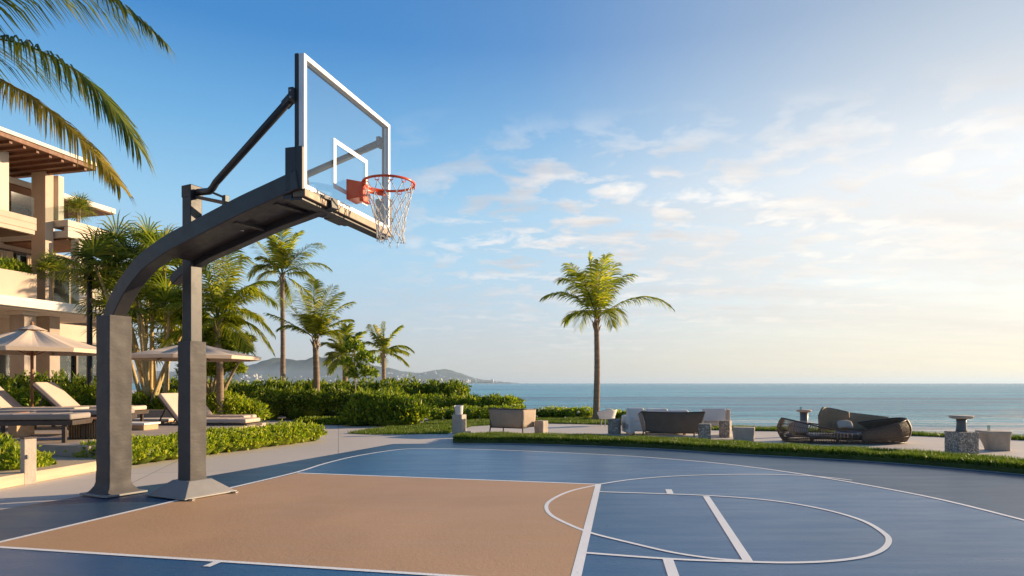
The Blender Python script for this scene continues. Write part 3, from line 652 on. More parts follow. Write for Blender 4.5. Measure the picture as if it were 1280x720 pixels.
def hedge(label, a, b, width, h, n, ln=.06, wd=.032, mat='leaf_bright', seed=1, flowers=0, lump=.5, name='hedge'):
    """hedge running from a to b (ground points): a row of overlapping leafy lumps"""
    a, b = Vector(a), Vector(b); D = b-a; Ln = D.length; r = random.Random(seed); cnt = max(2, int(Ln/(width*lump))); bl = []
    mid = (a+b)/2; pn = Vector((-D.y, D.x, 0)).normalized()
    for i in range(cnt):
        for s in (-.25, .25):
            t = (i+.5+r.uniform(-.2, .2))/cnt; p = a+D*t+pn*width*s-mid
            bl.append((p.x, p.y, h*.42, width*r.uniform(.30, .36)+.02, width*r.uniform(.30, .36)+.02, h*r.uniform(.52, .62)))
    return shrub(name, label, 'hedge', mid, bl, n, ln, wd, mat, seed, flowers=flowers)

def bez(p0, p1, p2, t): return p0*(1-t)**2+p1*2*t*(1-t)+p2*t*t
def frond_geo(V, F, p0, p1, p2, lf, nleaf=46, wd=.035, hang=.55, r=random, rach=.018, spread=.9, start=.14):
    """feather frond along a bezier; quads appended"""
    pts = [bez(p0, p1, p2, i/16) for i in range(17)]
    # rachis, three sided
    b = len(V); up = Vector((0, 0, 1))
    for i, p in enumerate(pts):
        t = (pts[min(i+1, 16)]-pts[max(i-1, 0)]).normalized(); s = t.cross(up)
        s = s.normalized() if s.length > .05 else Vector((1, 0, 0)); n = s.cross(t); w = rach*(1-i/17.5)
        V += [p-s*w, p+s*w, p+n*w*.8, p-n*w*.8]
    for i in range(16):
        for x_, y_ in ((0, 2), (2, 1), (1, 3), (3, 0)): F.append((b+4*i+x_, b+4*i+4+x_, b+4*i+4+y_, b+4*i+y_))
    for k in range(nleaf):
        t = start+(1-start)*(k+.5)/nleaf; p = bez(p0, p1, p2, t); tg = (bez(p0, p1, p2, min(1, t+.02))-bez(p0, p1, p2, t-.02)).normalized()
        s = tg.cross(up); s = s.normalized() if s.length > .05 else Vector((1, 0, 0)); n = s.cross(tg)
        l0 = lf*(math.sin(math.pi*min(1, (t-start)/(1-start)*.74+.18))**.6)
        for sg in (-1, 1):
            l = l0*r.uniform(.82, 1.1); fw = .45+.8*t+r.uniform(-.1, .1)
            d = (s*sg*spread+tg*fw+n*r.uniform(.05, .4)+Vector((0, 0, -hang*.35))).normalized(); q = p.copy(); w = wd*r.uniform(.8, 1.15)
            b = len(V); wv = tg.cross(d); wv = d.cross(wv.normalized()).normalized() if wv.length > .01 else n
            wv = (tg*.9+n*.35*sg).normalized()
            for j, wj in enumerate((.55, 1., .75, .08)):
                V += [q+wv*w*wj/2, q-wv*w*wj/2]; q = q+d*l/3; d = (d+Vector((0, 0, -hang*(.35+.25*j)))).normalized()
            for j in range(3): F.append((b+2*j, b+2*j+1, b+2*j+3, b+2*j+2))
def finish_crown(name, V, F, mat, parent, rel):
    A = np.array([tuple(v) for v in V])-np.array(tuple(rel)); return np_mesh(name, A, np.array(F), M[mat], parent)
def trunk_mesh(parent, rel, pts, r0, r1, mat='trunk', rings=True, n=10, flare=1.6):
    pts = spline(pts, 14); m_ = len(pts); rs = []
    for i in range(m_):
        t = i/(m_-1); rr = r0+(r1-r0)*t; rr *= 1+(flare-1)*max(0, 1-t*7)**2
        if rings: rr *= 1+.055*(i % 2)
        rs.append(rr)
    return MB().tube(pts, rs, n).build('trunk', M[mat], parent, rel=rel)
def palm(label, base, crown, fr_list, lf, r0=.12, r1=.085, seed=1, wd=.035, nleaf=44, hang=.55, mat='frond', auto=0, alen=1.8, group=None, name='palm_tree', dead=0, lean=None, amin=-.25):
    """fr_list: (ctrl px, ctrl py, tip px, tip py, dY) as seen; auto adds fronds all round"""
    r = random.Random(seed); base = Vector(base); crown = Vector(crown)
    t = thing(name, label, 'palm tree', base, group=group); md = (base+crown)/2+(lean or Vector((.03, 0, 0)))
    trunk_mesh(t, base, [base-UZ*.05, md, crown], r0, r1)
    V, F = [], []
    for cx, cy, tx, ty, dy in fr_list:
        frond_geo(V, F, crown+Vector((0, 0, .02)), P(cx, cy, crown.y+dy*.5), P(tx, ty, crown.y+dy), lf, nleaf, wd, hang, r, rach=.02)
    for k in range(auto):
        az = 2*math.pi*(k/auto)*2.618+r.uniform(-.3, .3); el = r.uniform(amin, 1.25); l = alen*r.uniform(.75, 1.05)
        d = Vector((math.cos(az)*math.cos(el), math.sin(az)*math.cos(el), math.sin(el)))
        c_ = crown+d*l*.55+UZ*l*.10; e = crown+d*l*.95*Vector((1, 1, 1)).x-UZ*l*(.30*math.cos(el))
        frond_geo(V, F, crown.copy(), c_, e, lf*r.uniform(.8, 1), nleaf, wd, hang, r, rach=.018)
    finish_crown('crown', V, F, mat, t, base)
    # old leaf bases at the crown shaft
    sh = MB()
    for k in range(9):
        a = k*2.4; d = Vector((math.cos(a), math.sin(a), 0)); z_ = -.32+.04*k
        sh.tube([crown+d*r1*.7+UZ*(z_-.05), crown+d*r1*1.25+UZ*(z_+.05), crown+d*r1*2.1+UZ*(z_+.17)], [.035, .03, .008], 6)
    sh.build('leaf_bases', M['trunk2'], t, rel=base)
    return t
def fan_geo(V, F, p0, dirv, pet, size, r, nb=22):
    """palmate leaf on a petiole"""
    d = dirv.normalized(); hub = p0+d*pet-UZ*pet*.08; s = d.cross(UZ); s = s.normalized() if s.length > .05 else Vector((1, 0, 0)); n = s.cross(d)
    b = len(V); w = .012
    V += [p0-s*w, p0+s*w, hub+s*w*.7, hub-s*w*.7]; F.append((b, b+1, b+2, b+3))
    for k in range(nb):
        a = (-1+2*k/(nb-1))*R(118); l = size*(.72+.28*math.cos(a*.75))*r.uniform(.9, 1.05); dd = (d*math.cos(a)+s*math.sin(a)+n*.12).normalized(); q = hub.copy()
        wv = (d*-math.sin(a)+s*math.cos(a)); b = len(V); ww = size*.062
        for j, (wj, st) in enumerate(((.15, .0), (1., .4), (.7, .33), (.05, .30))):
            q = q+dd*l*st; V += [q+wv*ww*wj/2, q-wv*ww*wj/2]
            if j: dd = (dd-UZ*(.10+.28*j)*r.uniform(.6, 1.3)).normalized()
        for j in range(3): F.append((b+2*j, b+2*j+1, b+2*j+3, b+2*j+2))

# lone coconut palm on the terrace
palm('lone coconut palm on the terrace lawn in front of the open sea', G(745, 526), P(745.5, 400, 20.6),
     [(800, 352, 838, 384, .3), (715, 352, 680, 371, -.3), (722, 340, 700, 350, .6), (738, 350, 736, 318, 0), (748, 345, 757, 320, .4), (762, 350, 789, 343, -.5), (730, 335, 722, 342, -.8),
      (722, 378, 706, 402, .5), (765, 372, 778, 402, .6), (752, 360, 768, 330, 1.4), (735, 352, 712, 330, -1.3), (745, 340, 748, 325, -1.6), (735, 372, 724, 410, -1), (757, 372, 766, 408, -1.1),
      (742, 350, 744, 330, 2.1), (760, 340, 775, 350, 1.8), (725, 345, 712, 362, 1.8)], .62, .11, .075, 11, .034, 48, .9)
palm('tallest thin coconut palm rising behind the hedge beside the mast', Vector((P(353, 470, 28).x, 28, 0)), P(352.5, 344, 28),
     [(330, 318, 312, 345, 0), (330, 312, 318, 300, .6), (345, 300, 333, 292, -.5), (352, 300, 353, 281, 0), (365, 300, 372, 292, .5), (378, 305, 400, 305, -.4), (385, 320, 411, 335, .3), (322, 335, 306, 322, .8), (370, 325, 392, 352, .7), (335, 330, 325, 355, -.8)],
     .70, .115, .085, 12, .042, 48, .8, auto=9, alen=1.8, amin=-.5)
palm('middle height coconut palm with a ringed trunk rising from the ground cover', G(395, 523), P(394, 424, 21.9),
     [(360, 400, 336, 392, 0), (368, 385, 350, 372, .5), (380, 370, 368, 352, 0), (392, 370, 392, 352, .3), (402, 375, 416, 358, -.4), (415, 385, 440, 378, .2), (420, 398, 436, 400, .6), (365, 400, 352, 410, -.6), (412, 405, 424, 425, .7), (384, 385, 375, 365, 1.2), (405, 380, 425, 366, 1.3)],
     .5, .125, .085, 13, .034, 48, .8, auto=7, alen=1.25, amin=-.3)
palm('small distant coconut palm at the seaward end of the hedges', Vector((P(479, 476, 34).x, 34, 0)), P(479, 440, 34),
     [(465, 425, 457, 428, 0), (470, 415, 466, 407, .5), (480, 415, 481, 404, 0), (490, 415, 500, 408, .4), (500, 425, 515, 438, .3), (465, 435, 460, 443, .6), (497, 432, 510, 442, -.5)],
     .6, .12, .09, 14, .06, 42, .9, auto=7, alen=1.4)
palm('dark bushy palm standing left of the slim leafy sapling', Vector((P(430, 476, 28).x, 28, 0)), P(431, 446, 28),
     [(415, 425, 404, 430, 0), (420, 415, 412, 414, .4), (432, 415, 434, 408, .2), (445, 420, 452, 416, .5), (450, 430, 458, 442, .4), (418, 440, 408, 455, .5)],
     .55, .12, .10, 15, .06, 34, .6, auto=12, alen=1.15, mat='fan', amin=-.6)
# large coconut palm behind the steel mast
palm('wide arching coconut palm directly behind the steel mast', Vector((P(275, 480, 17.5).x, 17.5, 0)), P(272, 402, 17.5),
     [(300, 340, 345, 380, -.4), (300, 365, 340, 415, .4), (285, 330, 300, 322, 0), (270, 340, 262, 308, .2), (262, 345, 246, 318, -.3), (310, 385, 338, 436, .6), (255, 370, 225, 380, .3), (295, 350, 338, 352, 1.), (280, 345, 285, 305, .8), (262, 390, 238, 420, -.6), (292, 400, 312, 440, -.8), (250, 360, 232, 350, 1)],
     .70, .10, .08, 16, .036, 54, .95, auto=8, alen=1.7, mat='frond_yellow' if False else 'frond')
# foreground palm off the left edge: only three of its fronds reach into view
fp = P(-150, 60, 6.8); fb = Vector((fp.x-.3, fp.y+.2, 0))
t = thing('palm_tree', 'near coconut palm whose big fronds hang across the top left corner', 'palm tree', fb)
trunk_mesh(t, fb, [fb, (fb+fp)/2, fp], .17, .12)
rr = random.Random(5)
for i, (cx, cy, tx, ty, dy, lf, mt_) in enumerate([(20, -130, 201, 48, .2, .80, 'frond'), (75, 0, 172, 182, 0, .86, 'frond'), (30, 68, 150, 232, -.3, .62, 'frond_yellow'), (-300, -60, -420, 100, .3, .6, 'frond'), (-200, -140, -330, -150, 1.8, .6, 'frond'), (-160, -160, -100, -230, -1.5, .6, 'frond')]):
    V, F = [], []; frond_geo(V, F, fp, P(cx, cy, fp.y+dy*.5), P(tx, ty, fp.y+dy), lf, 175, .024, 1.05, rr, .018, .95, .1); finish_crown('frond', V, F, {'frond': 'frond_near'}.get(mt_, mt_), t, fb)
# fan palm thicket between the building and the mast
r = random.Random(21); cl0 = Vector((P(195, 480, 18.6).x, 18.6, 0)); t = thing('fan_palm_clump', 'dense many-stemmed fan palm clump behind the tan parasol, left of the mast', 'palm tree', cl0)
stems = [(120, 318, -.4), (140, 305, .3), (165, 318, 0), (192, 300, .5), (205, 318, -.3), (150, 350, .8), (175, 362, -.7), (222, 348, .3), (212, 372, -.8), (232, 395, .5), (128, 352, 1.1), (186, 335, 1.3), (150, 385, .9), (190, 395, 1.2), (220, 420, 1)]
tm = MB(); V, F = [], []
for i, (px, py, dy) in enumerate(stems):
    top = P(px, py+16, 18.6+dy); bs = cl0+Vector((r.uniform(-.42, .42), r.uniform(-.35, .35), 0)); md = bs.lerp(top, .5)+Vector((0, 0, .28)); 
    tm.tube(spline([bs, md, top], 8), [.065-.03*j/16 for j in range(17)], 7)
    for k in range(13):
        az = k*2.4+r.uniform(-.3, .3); el = r.uniform(-.45, 1.4); d = Vector((math.cos(az)*math.cos(el), math.sin(az)*math.cos(el), math.sin(el)))
        fan_geo(V, F, top, d, r.uniform(.3, .7), r.uniform(.6, .9), r)
tm.build('trunk', M['cane'], t, rel=cl0); finish_crown('crown', V, F, 'fan', t, cl0)
# leafy shrubby tree under the coconut palm
cl1 = Vector((P(262, 480, 18.2).x, 18.2, 0)); t = thing('broadleaf_tree', 'low leafy yellow green tree under the arching palm, over the parasol edge', 'tree', cl1)
tm = MB(); 
for i in range(7):
    a = i*.9; tp = P(240+i*13, 420+(i % 3)*12, 18.2+.5*math.sin(a)); tm.tube(spline([cl1+Vector((.12*math.cos(a), .12*math.sin(a), 0)), cl1.lerp(tp, .5)+UZ*.2, tp], 6), [.05-.032*j/12 for j in range(13)], 6)
tm.build('trunk', M['trunk2'], t, rel=cl1)
bl = []
for px, py, rad in ((262, 425, .55), (285, 430, .42), (245, 440, .5), (300, 436, .30), (275, 455, .5), (248, 465, .45), (292, 462, .28), (308, 425, .2), (240, 400, .4), (285, 405, .35)):
    c = P(px, py, 18.2+r.uniform(-.5, .5))-cl1; bl.append((c.x, c.y, c.z, rad, rad, rad*.75))
shrub_mesh('crown', bl, 9500, .18, .05, 'leaf_bright', t, 31, up=.1, core=0)
# slim sapling by the dark palm
sb = Vector((P(443, 500, 20).x, 20, 0)); t = thing('sapling', 'slim leafy sapling with a bare thin stem rising from the flowering shrub', 'tree', sb); tp = P(443, 430, 20)
tm = MB().tube(spline([sb, sb.lerp(tp, .5)+Vector((.03, 0, 0)), tp], 8), [.028-.014*j/16 for j in range(17)], 6)
bl = []
for px, py, rad in ((443, 436, .28), (455, 450, .25), (462, 468, .22), (432, 455, .2), (450, 465, .24), (470, 452, .12), (440, 470, .16)):
    c = P(px, py, 20+r.uniform(-.2, .2)); tm.tube([sb.lerp(tp, .55+.05*rad), c], [.012, .005], 5); c = c-sb; bl.append((c.x, c.y, c.z, rad, rad, rad))
tm.build('trunk', M['trunk2'], t, rel=sb); shrub_mesh('crown', bl, 900, .15, .07, 'leaf', t, 33, up=.2, core=0)
# plants on the balconies
def potted(label, base, h, nfan, size, seed, rel_name='balcony_plant'):
    r = random.Random(seed); t = thing(rel_name, label, 'plant', base); tm = MB()
    V, F = [], []
    for s_ in range(3):
        tp = base+Vector((r.uniform(-.12, .12), r.uniform(-.12, .12), h*r.uniform(.8, 1))); tm.tube([base+Vector((r.uniform(-.05, .05), 0, 0)), tp], [.035, .02], 6)
        for k in range(nfan):
            az = k*2.4; el = r.uniform(-.3, 1.3); fan_geo(V, F, tp, Vector((math.cos(az)*math.cos(el), math.sin(az)*math.cos(el), math.sin(el))), size*.7, size, r, 16)
    tm.build('stem', M['trunk2'], t, rel=base); finish_crown('foliage', V, F, 'fan', t, base)
potted('fan palm plant standing beside the middle balcony glass railing', bn_*-22.82+bu*19.25+UZ*4.27, 1.15, 10, .55, 41)
potted('small fan palm on the topmost right balcony', bn_*-24.0+bu*21.4+UZ*7.27, 1.15, 9, .5, 42)
for i, (u, lab) in enumerate(((16.4, 'leafy plant at the outer end of the middle balcony planter'), (17.3, 'leafy plant midway along the middle balcony planter'), (18.2, 'leafy plant in the middle balcony planter, nearest the fan palm'))):
    shrub('balcony_plant', lab, 'plant', bn_*-23.6+bu*u+UZ*5.04, [(0, 0, .26, .42, .42, .4), (.2, .25, .24, .36, .36, .34)], 1400, .16, .05, 'leaf', 50+i, group='plants in the balcony planter', up=.9)

# hedges and shrubs
hedge('low clipped bright hedge running along the paving behind the two padded posts', G(112, 588)+Vector((-.1, .42, 0)), G(392, 551.5)+Vector((-.25, .28, 0)), .85, .36, 26000, .062, .036, 'leaf_bright', 61, name='low_hedge', lump=.32)
shrub('corner_shrub', 'leafy bright shrub in the bottom left corner beside the cream bollard', 'shrub', G(0, 603)+Vector((-.1, .28, 0)), [(0, 0, .16, .34, .3, .26), (-.35, .2, .2, .35, .35, .3), (.12, .22, .12, .22, .25, .2)], 2600, .07, .036, 'leaf_bright', 62)
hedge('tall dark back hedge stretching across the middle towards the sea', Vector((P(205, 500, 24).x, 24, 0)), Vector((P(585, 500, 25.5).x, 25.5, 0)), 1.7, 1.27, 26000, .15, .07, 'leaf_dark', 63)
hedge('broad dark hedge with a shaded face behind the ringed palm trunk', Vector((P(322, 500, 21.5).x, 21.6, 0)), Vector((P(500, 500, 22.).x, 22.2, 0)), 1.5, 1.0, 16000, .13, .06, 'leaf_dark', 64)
hedge('long hedge tapering down towards the sofa terrace in front of the sea', Vector((P(470, 500, 23.5).x, 23.5, 0)), Vector((P(648, 500, 24.0).x, 24.0, 0)), 1.2, .74, 11000, .13, .055, 'leaf', 65)
hedge('low flowering hedge on the lawn behind the tan sling armchair', Vector((P(535, 500, 20.5).x, 20.8, 0)), Vector((P(640, 500, 21.5).x, 22.0, 0)), .9, .42, 4200, .10, .05, 'leaf', 66, flowers=40)
hedge('low flowering hedge between the armchair and the lone palm', Vector((P(676, 500, 23).x, 22.6, 0)), Vector((P(738, 500, 23).x, 22.2, 0)), .9, .34, 3400, .10, .05, 'leaf', 67, flowers=60)
hedge('short low hedge behind the white tub chair, right of the lone palm', Vector((P(756, 500, 21.6).x, 21.4, 0)), Vector((P(812, 500, 21).x, 20.6, 0)), .8, .30, 2600, .10, .05, 'leaf', 68, flowers=12)
shrub('rounded_shrub', 'big rounded bright shrub behind the foot of the mast lounger', 'shrub', Vector((P(268, 500, 18.0).x, 18.0, 0)), [(-.6, .1, .4, .8, .6, .55), (.3, 0, .38, .75, .6, .55), (.9, .2, .3, .45, .5, .42), (-1.2, .3, .4, .6, .5, .5)], 9000, .11, .05, 'leaf_bright', 69)
shrub('flowering_shrub', 'large loose shrub with a white bloom beside the lawn, below the sapling', 'shrub', Vector((P(490, 500, 18.4).x, 18.4, 0)), [(-.75, .2, .45, .5, .5, .5), (-.2, 0, .36, .6, .5, .48), (.45, 0, .32, .6, .5, .42), (-.9, -.1, .2, .5, .4, .3), (.15, -.3, .2, .7, .35, .26)], 8500, .13, .055, 'leaf', 70, flowers=14)
shrub('ground_cover', 'low strip of leafy ground cover at the foot of the ringed palm', 'plants', Vector((P(425, 500, 18.6).x, 18.9, 0)), [(x_*.42, .05*math.sin(x_*3), .06, .35, .3, .13) for x_ in np.linspace(-2.4, 2.2, 9)], 5200, .09, .045, 'leaf', 71)
hedge('left garden hedge behind the parasol and loungers', Vector((P(-60, 500, 17.5).x, 17.0, 0)), Vector((P(150, 500, 19).x, 18.6, 0)), 1.2, 1.08, 17000, .12, .055, 'leaf_bright', 72)
hedge('leafy hedge behind the centre lounger beneath the fan palms', Vector((P(150, 500, 19).x, 18.2, 0)), Vector((P(238, 500, 19).x, 18.6, 0)), 1.1, .95, 8000, .12, .055, 'leaf', 73)
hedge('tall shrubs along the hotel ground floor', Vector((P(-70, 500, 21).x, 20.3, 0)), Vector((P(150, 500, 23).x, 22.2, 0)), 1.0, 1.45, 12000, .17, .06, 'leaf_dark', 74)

# lawns and grass edging (uncountable blades)
def in_poly(px, py, poly):
    c = np.zeros(len(px), bool); n = len(poly); j = n-1
    for i in range(n):
        xi, yi = poly[i][:2]; xj, yj = poly[j][:2]
        cond = ((yi > py) != (yj > py)) & (px < (xj-xi)*(py-yi)/(yj-yi+1e-12)+xi); c ^= cond; j = i
    return c
def grass(name, label, poly, z0, n, hgt, seed, soil=True):
    r = np.random.default_rng(seed); A = np.array([(p[0], p[1]) for p in poly]); lo, hi = A.min(0), A.max(0); pts = []
    while sum(map(len, pts)) < n:
        q = lo+(hi-lo)*r.random((n, 2)); pts.append(q[in_poly(q[:, 0], q[:, 1], poly)])
    q = np.concatenate(pts)[:n]; base = np.column_stack([q, np.full(n, z0)]); a = r.random(n)*6.283; w = .006+.006*r.random(n); 
    hh_ = hgt*(.6+.6*r.random(n))*(1+.18*np.sin(q[:, 0]*5.1)*np.cos(q[:, 1]*4.3)); s = np.column_stack([np.cos(a), np.sin(a), np.zeros(n)])*w[:, None]
    ld_ = np.column_stack([r.normal(size=n), r.normal(size=n), np.zeros(n)])*(hh_*.32)[:, None]
    tip = base+ld_+np.column_stack([np.zeros(n), np.zeros(n), hh_]); V = np.stack([base-s, base+s, tip], 1).reshape(-1, 3); i = np.arange(n)*3
    F = np.stack([i, i+1, i+2], 1); o = np_mesh(name, V, F, M['grass']); tag(o, kind='stuff')
    if label: o['label'] = label; o['category'] = 'grass'
    if soil: tag(MB().sheet(poly, z0+.004).build('lawn', M['lawn']), kind='structure')
# raised edging strip between court and terrace
fe = spline(g2([(566, 553.6), (640, 554.2), (742, 557), (830, 561), (920, 567), (1007, 571.5), (1090, 576.5), (1180, 583.5), (1280, 593), (1400, 606)]), 5)
bk_ = []
for i, p in enumerate(fe):
    a = fe[max(i-1, 0)]; b = fe[min(i+1, len(fe)-1)]; tg = (b-a).normalized(); nn = Vector((-tg.y, tg.x, 0)); bk_.append(p+nn*(1.05-.35*i/len(fe)))
strip = fe+bk_[::-1]
tag(MB().sheet(strip, .004, .07).build('grass_bed', M['lawn']), kind='structure')
grass('edging_grass', 'raised strip of clipped grass edging between the blue court and the terrace', strip, .068, 75000, .085, 81, soil=False)
lw1 = g2([(434, 542), (470, 543.5), (560, 542.5), (563, 541), (590, 533), (640, 530), (700, 528), (700, 523), (640, 521), (560, 524), (520, 531), (470, 536)])
grass('lawn_grass', 'curved patch of lawn in front of the flowering shrub', lw1, .0, 26000, .07, 82)
lw2 = g2([(640, 530.5), (690, 529.5), (760, 531), (815, 533), (815, 527), (760, 524.5), (690, 524)])
grass('lawn_grass', 'narrow strip of lawn around the foot of the lone palm', lw2, .008, 12000, .08, 83)
e_ = [Vector((5.0, 16.6, 0)), Vector((6.8, 16.1, 0)), Vector((9.1, 14.75, 0)), Vector((10.8, 13.55, 0)), Vector((17, 11.0, 0))]
f_ = [Vector((17, 11.55, 0)), Vector((10.9, 14.05, 0)), Vector((9.3, 15.3, 0)), Vector((6.9, 16.9, 0)), Vector((5.2, 17.8, 0))]
grass('verge_grass', 'thin grass verge at the seaward edge of the terrace', e_+f_, .0, 22000, .09, 84)

# ================================================================== LEFT DECK
st = thing('stone_steps', 'two broad travertine steps up to the lounger deck at the left', 'steps', (-6.5, 9.5, 0))
s1a, s1b = G(118, 590), G(40, 604.5); dv = (s1b-s1a).normalized()
q1 = [s1b+dv*6, s1a, s1a+Vector((-.35, 1.6, 0)), s1a+Vector((-8, 3.4, 0))]
MB().sheet(q1, .002, .14).build('lower_step', M['deck'], st, rel=(-6.5, 9.5, 0), bevel=.008)
w2 = G(111, 572, .14); d2 = (G(0, 567, .14)-w2).normalized()
q2 = [w2+d2*8, w2, w2+Vector((.62, 1.2, 0)), w2+Vector((.4, 5.6, 0)), w2+Vector((-9, 5.2, 0))]
MB().sheet(q2, .142, .30).build('upper_step', M['taupe'], st, rel=(-6.5, 9.5, 0), bevel=.008)
DK = .30
pt = G(35.5, 605); bol = thing('bollard', 'cream square stone bollard standing in front of the left steps', 'bollard', pt)
MB().box((0, 0, .27), (.095, .13, .54), arot).build('post', M['limestone'], bol, bevel=.006); MB().box((0, 0, .55), (.10, .14, .02), arot).build('cap', M['frame'], bol, bevel=.003)
MB().box((.036, -.066, .33), (.03, .012, .05), arot).build('plaque', M['bolt'], bol)
lp = Vector((P(112, 480, 18.9).x, 18.9, 0)); lmp = thing('lamp_post', 'tall slim black lamp post in front of the hotel', 'lamp post', lp)
MB().lathe([(.12, 0), (.12, .06), (.075, .1), (.075, 3.6), (.06, 4.6)], 12).build('pole', M['lamp'], lmp); MB().lathe([(.02, 4.6), (.16, 4.66), (.17, 4.82), (.05, 4.92)], 12).build('lamp_head', M['lamp'], lmp)
# sun loungers
def lounger(label, loc, rz, back=38, cm='cushion', wide=.68, ln=2.0, group='sun loungers on the left deck', fm='frame'):
    t = thing('sun_lounger', label, 'sun lounger', loc, rz, group)   # head at -x, foot at +x
    hs = .30; bx_ = -.12; fr_ = MB(); 
    for s in (-1, 1): fr_.box((ln*.5-.75, s*(wide/2-.02), hs), (ln, .045, .07))
    fr_.box((ln-.77, 0, hs), (.045, wide-.09, .07)); fr_.box((-.73, 0, hs), (.045, wide-.09, .07))
    for k in range(10): fr_.box((-.6+k*.19, 0, hs+.01), (.07, wide-.09, .02))
    fr_.build('frame', M[fm], t, bevel=.005)
    for sx in (-.62, ln-.88):
        for sy in (-1, 1): MB().box((sx, sy*(wide/2-.03), (hs-.035)/2), (.055, .05, hs-.037)).build('leg', M[fm], t, bevel=.004)
    def slab(mb, p0, p1, th, w, nseg=8):
        d = (Vector(p1)-Vector(p0)); n = Vector((-d.z, 0, d.x)).normalized(); vs_ = []; 
        return mb.bar(Vector(p0)+n*th/2, Vector(p1)+n*th/2, w, th)
    z = hs+.045; sc = slab(MB(), (bx_+.01, 0, z), (ln-.78, 0, z), .09, wide-.02)
    sc.build('seat_cushion', M[cm], t, bevel=.03, seg=4)
    sm_ = MB(); 
    for xx in (.42, .95): sm_.box((xx, 0, z+.092), (.012, wide-.05, .005))
    sm_.build('cushion_seam', M['cushion_grey'], t)
    a = R(back); e = (bx_-math.cos(a)*.76, 0, z+math.sin(a)*.76)
    slab(MB(), e, (bx_, 0, z), .085, wide-.02).build('back_cushion', M[cm], t, bevel=.03, seg=4)
    bf = MB(); e2 = Vector(e)-Vector((0, 0, .03))
    for s in (-1, 1): bf.bar(Vector((bx_, s*(wide/2-.05), z-.03)), e2+Vector((0, s*(wide/2-.05), 0)), .04, .03)
    if back > 5: 
        for s in (-1, 1): bf.bar(e2.lerp(Vector((bx_, 0, z)), .35)+Vector((0, s*(wide/2-.08), 0)), Vector((-.62, s*(wide/2-.08), hs)), .025, .025)
    bf.bar(e2+Vector((0, -wide/2+.07, 0)), e2+Vector((0, wide/2-.07, 0)), .03, .03); bf.build('backrest_frame', M[fm], t, bevel=.003)
    return t
def at(px, Y, z=0): return Vector(((px-640)/K*Y, Y, z))
lounger('sand cushioned lounger cut off by the left edge, under the parasol', at(22, 12.6, DK), R(6), 44)
lounger('sand cushioned lounger with raised back, right of the parasol pole', at(96, 13.2, DK), R(6), 44)
lounger('sun lounger lying flat nearest the steps with a grey cushion', at(-8, 9.9, DK-.0), R(10), 0, 'cushion_grey')
lounger('flat sun lounger with a grey cushion and orange timber headboard', at(66, 11.4, DK), R(8), 0, 'cushion_grey', fm='frame')
t = thing('headboard', 'small orange teak block at the head of the flat grey lounger', 'teak block', at(27, 10.95, DK)); MB().box((0, 0, .19), (.14, .5, .38), R(8)).build('block', M['woodl'], t, bevel=.01)
MB().box((0, 0, .40), (.16, .52, .03), R(8)).build('top', M['wood'], t, bevel=.006)
lounger('large sand cushioned lounger with raised back crossing behind the mast', at(241, 14.2, .0), R(-4), 52, 'cushion', .72, 2.15)
lounger('farther sun lounger whose raised back shows just behind the mast', at(262, 15.6, .0), R(-4), 52, 'cushion', .68, 1.8)
# woven box
wbx = thing('woven_box', 'dark brown woven side box at the edge of the deck by the padded rear post', 'side table', at(121, 10.7, DK), R(6)); MB().box((0, 0, .15), (.62, .5, .30)).build('basket', M['wicker'], wbx, bevel=.02)
sl = MB()
for k in range(16): sl.box((-.29+k*.0387, -.256, .15), (.014, .012, .28))
sl.build('slats', M['wickerl'], wbx); MB().box((0, 0, .315), (.66, .54, .025)).build('top', M['wood'], wbx, bevel=.005)
# low teak tables
def teak_table(label, loc, rz, w, d, h):
    t = thing('low_table', label, 'table', loc, rz, 'low tables beside the loungers'); MB().box((0, 0, h-.02), (w, d, .04)).build('table_top', M['cushion_white'], t, bevel=.006)
    MB().box((0, 0, h-.09), (w-.06, d-.06, .10)).build('apron', M['woodl'], t, bevel=.004)
    for sx in (-1, 1):
        for sy in (-1, 1): MB().bar((sx*(w/2-.06), sy*(d/2-.05), h-.14), (sx*(w/2-.1), sy*(d/2-.07), 0), .04, .04).build('leg', M['frame'], t)
teak_table('low teak table with pale top just right of the rear post', at(168, 12.6, .0), R(-5), .75, .5, .44)
teak_table('small pale topped table farther back between the posts', at(196, 14.8, .0), R(-5), .9, .5, .40)
MBp = thing('planter_wall', 'low grey planter wall behind the lounger between the posts', 'wall', at(190, 16.5, 0)); MB().box((0, 0, .26), (2.2, .25, .52), R(-4)).build('wall', M['taupe'], MBp, bevel=.01)
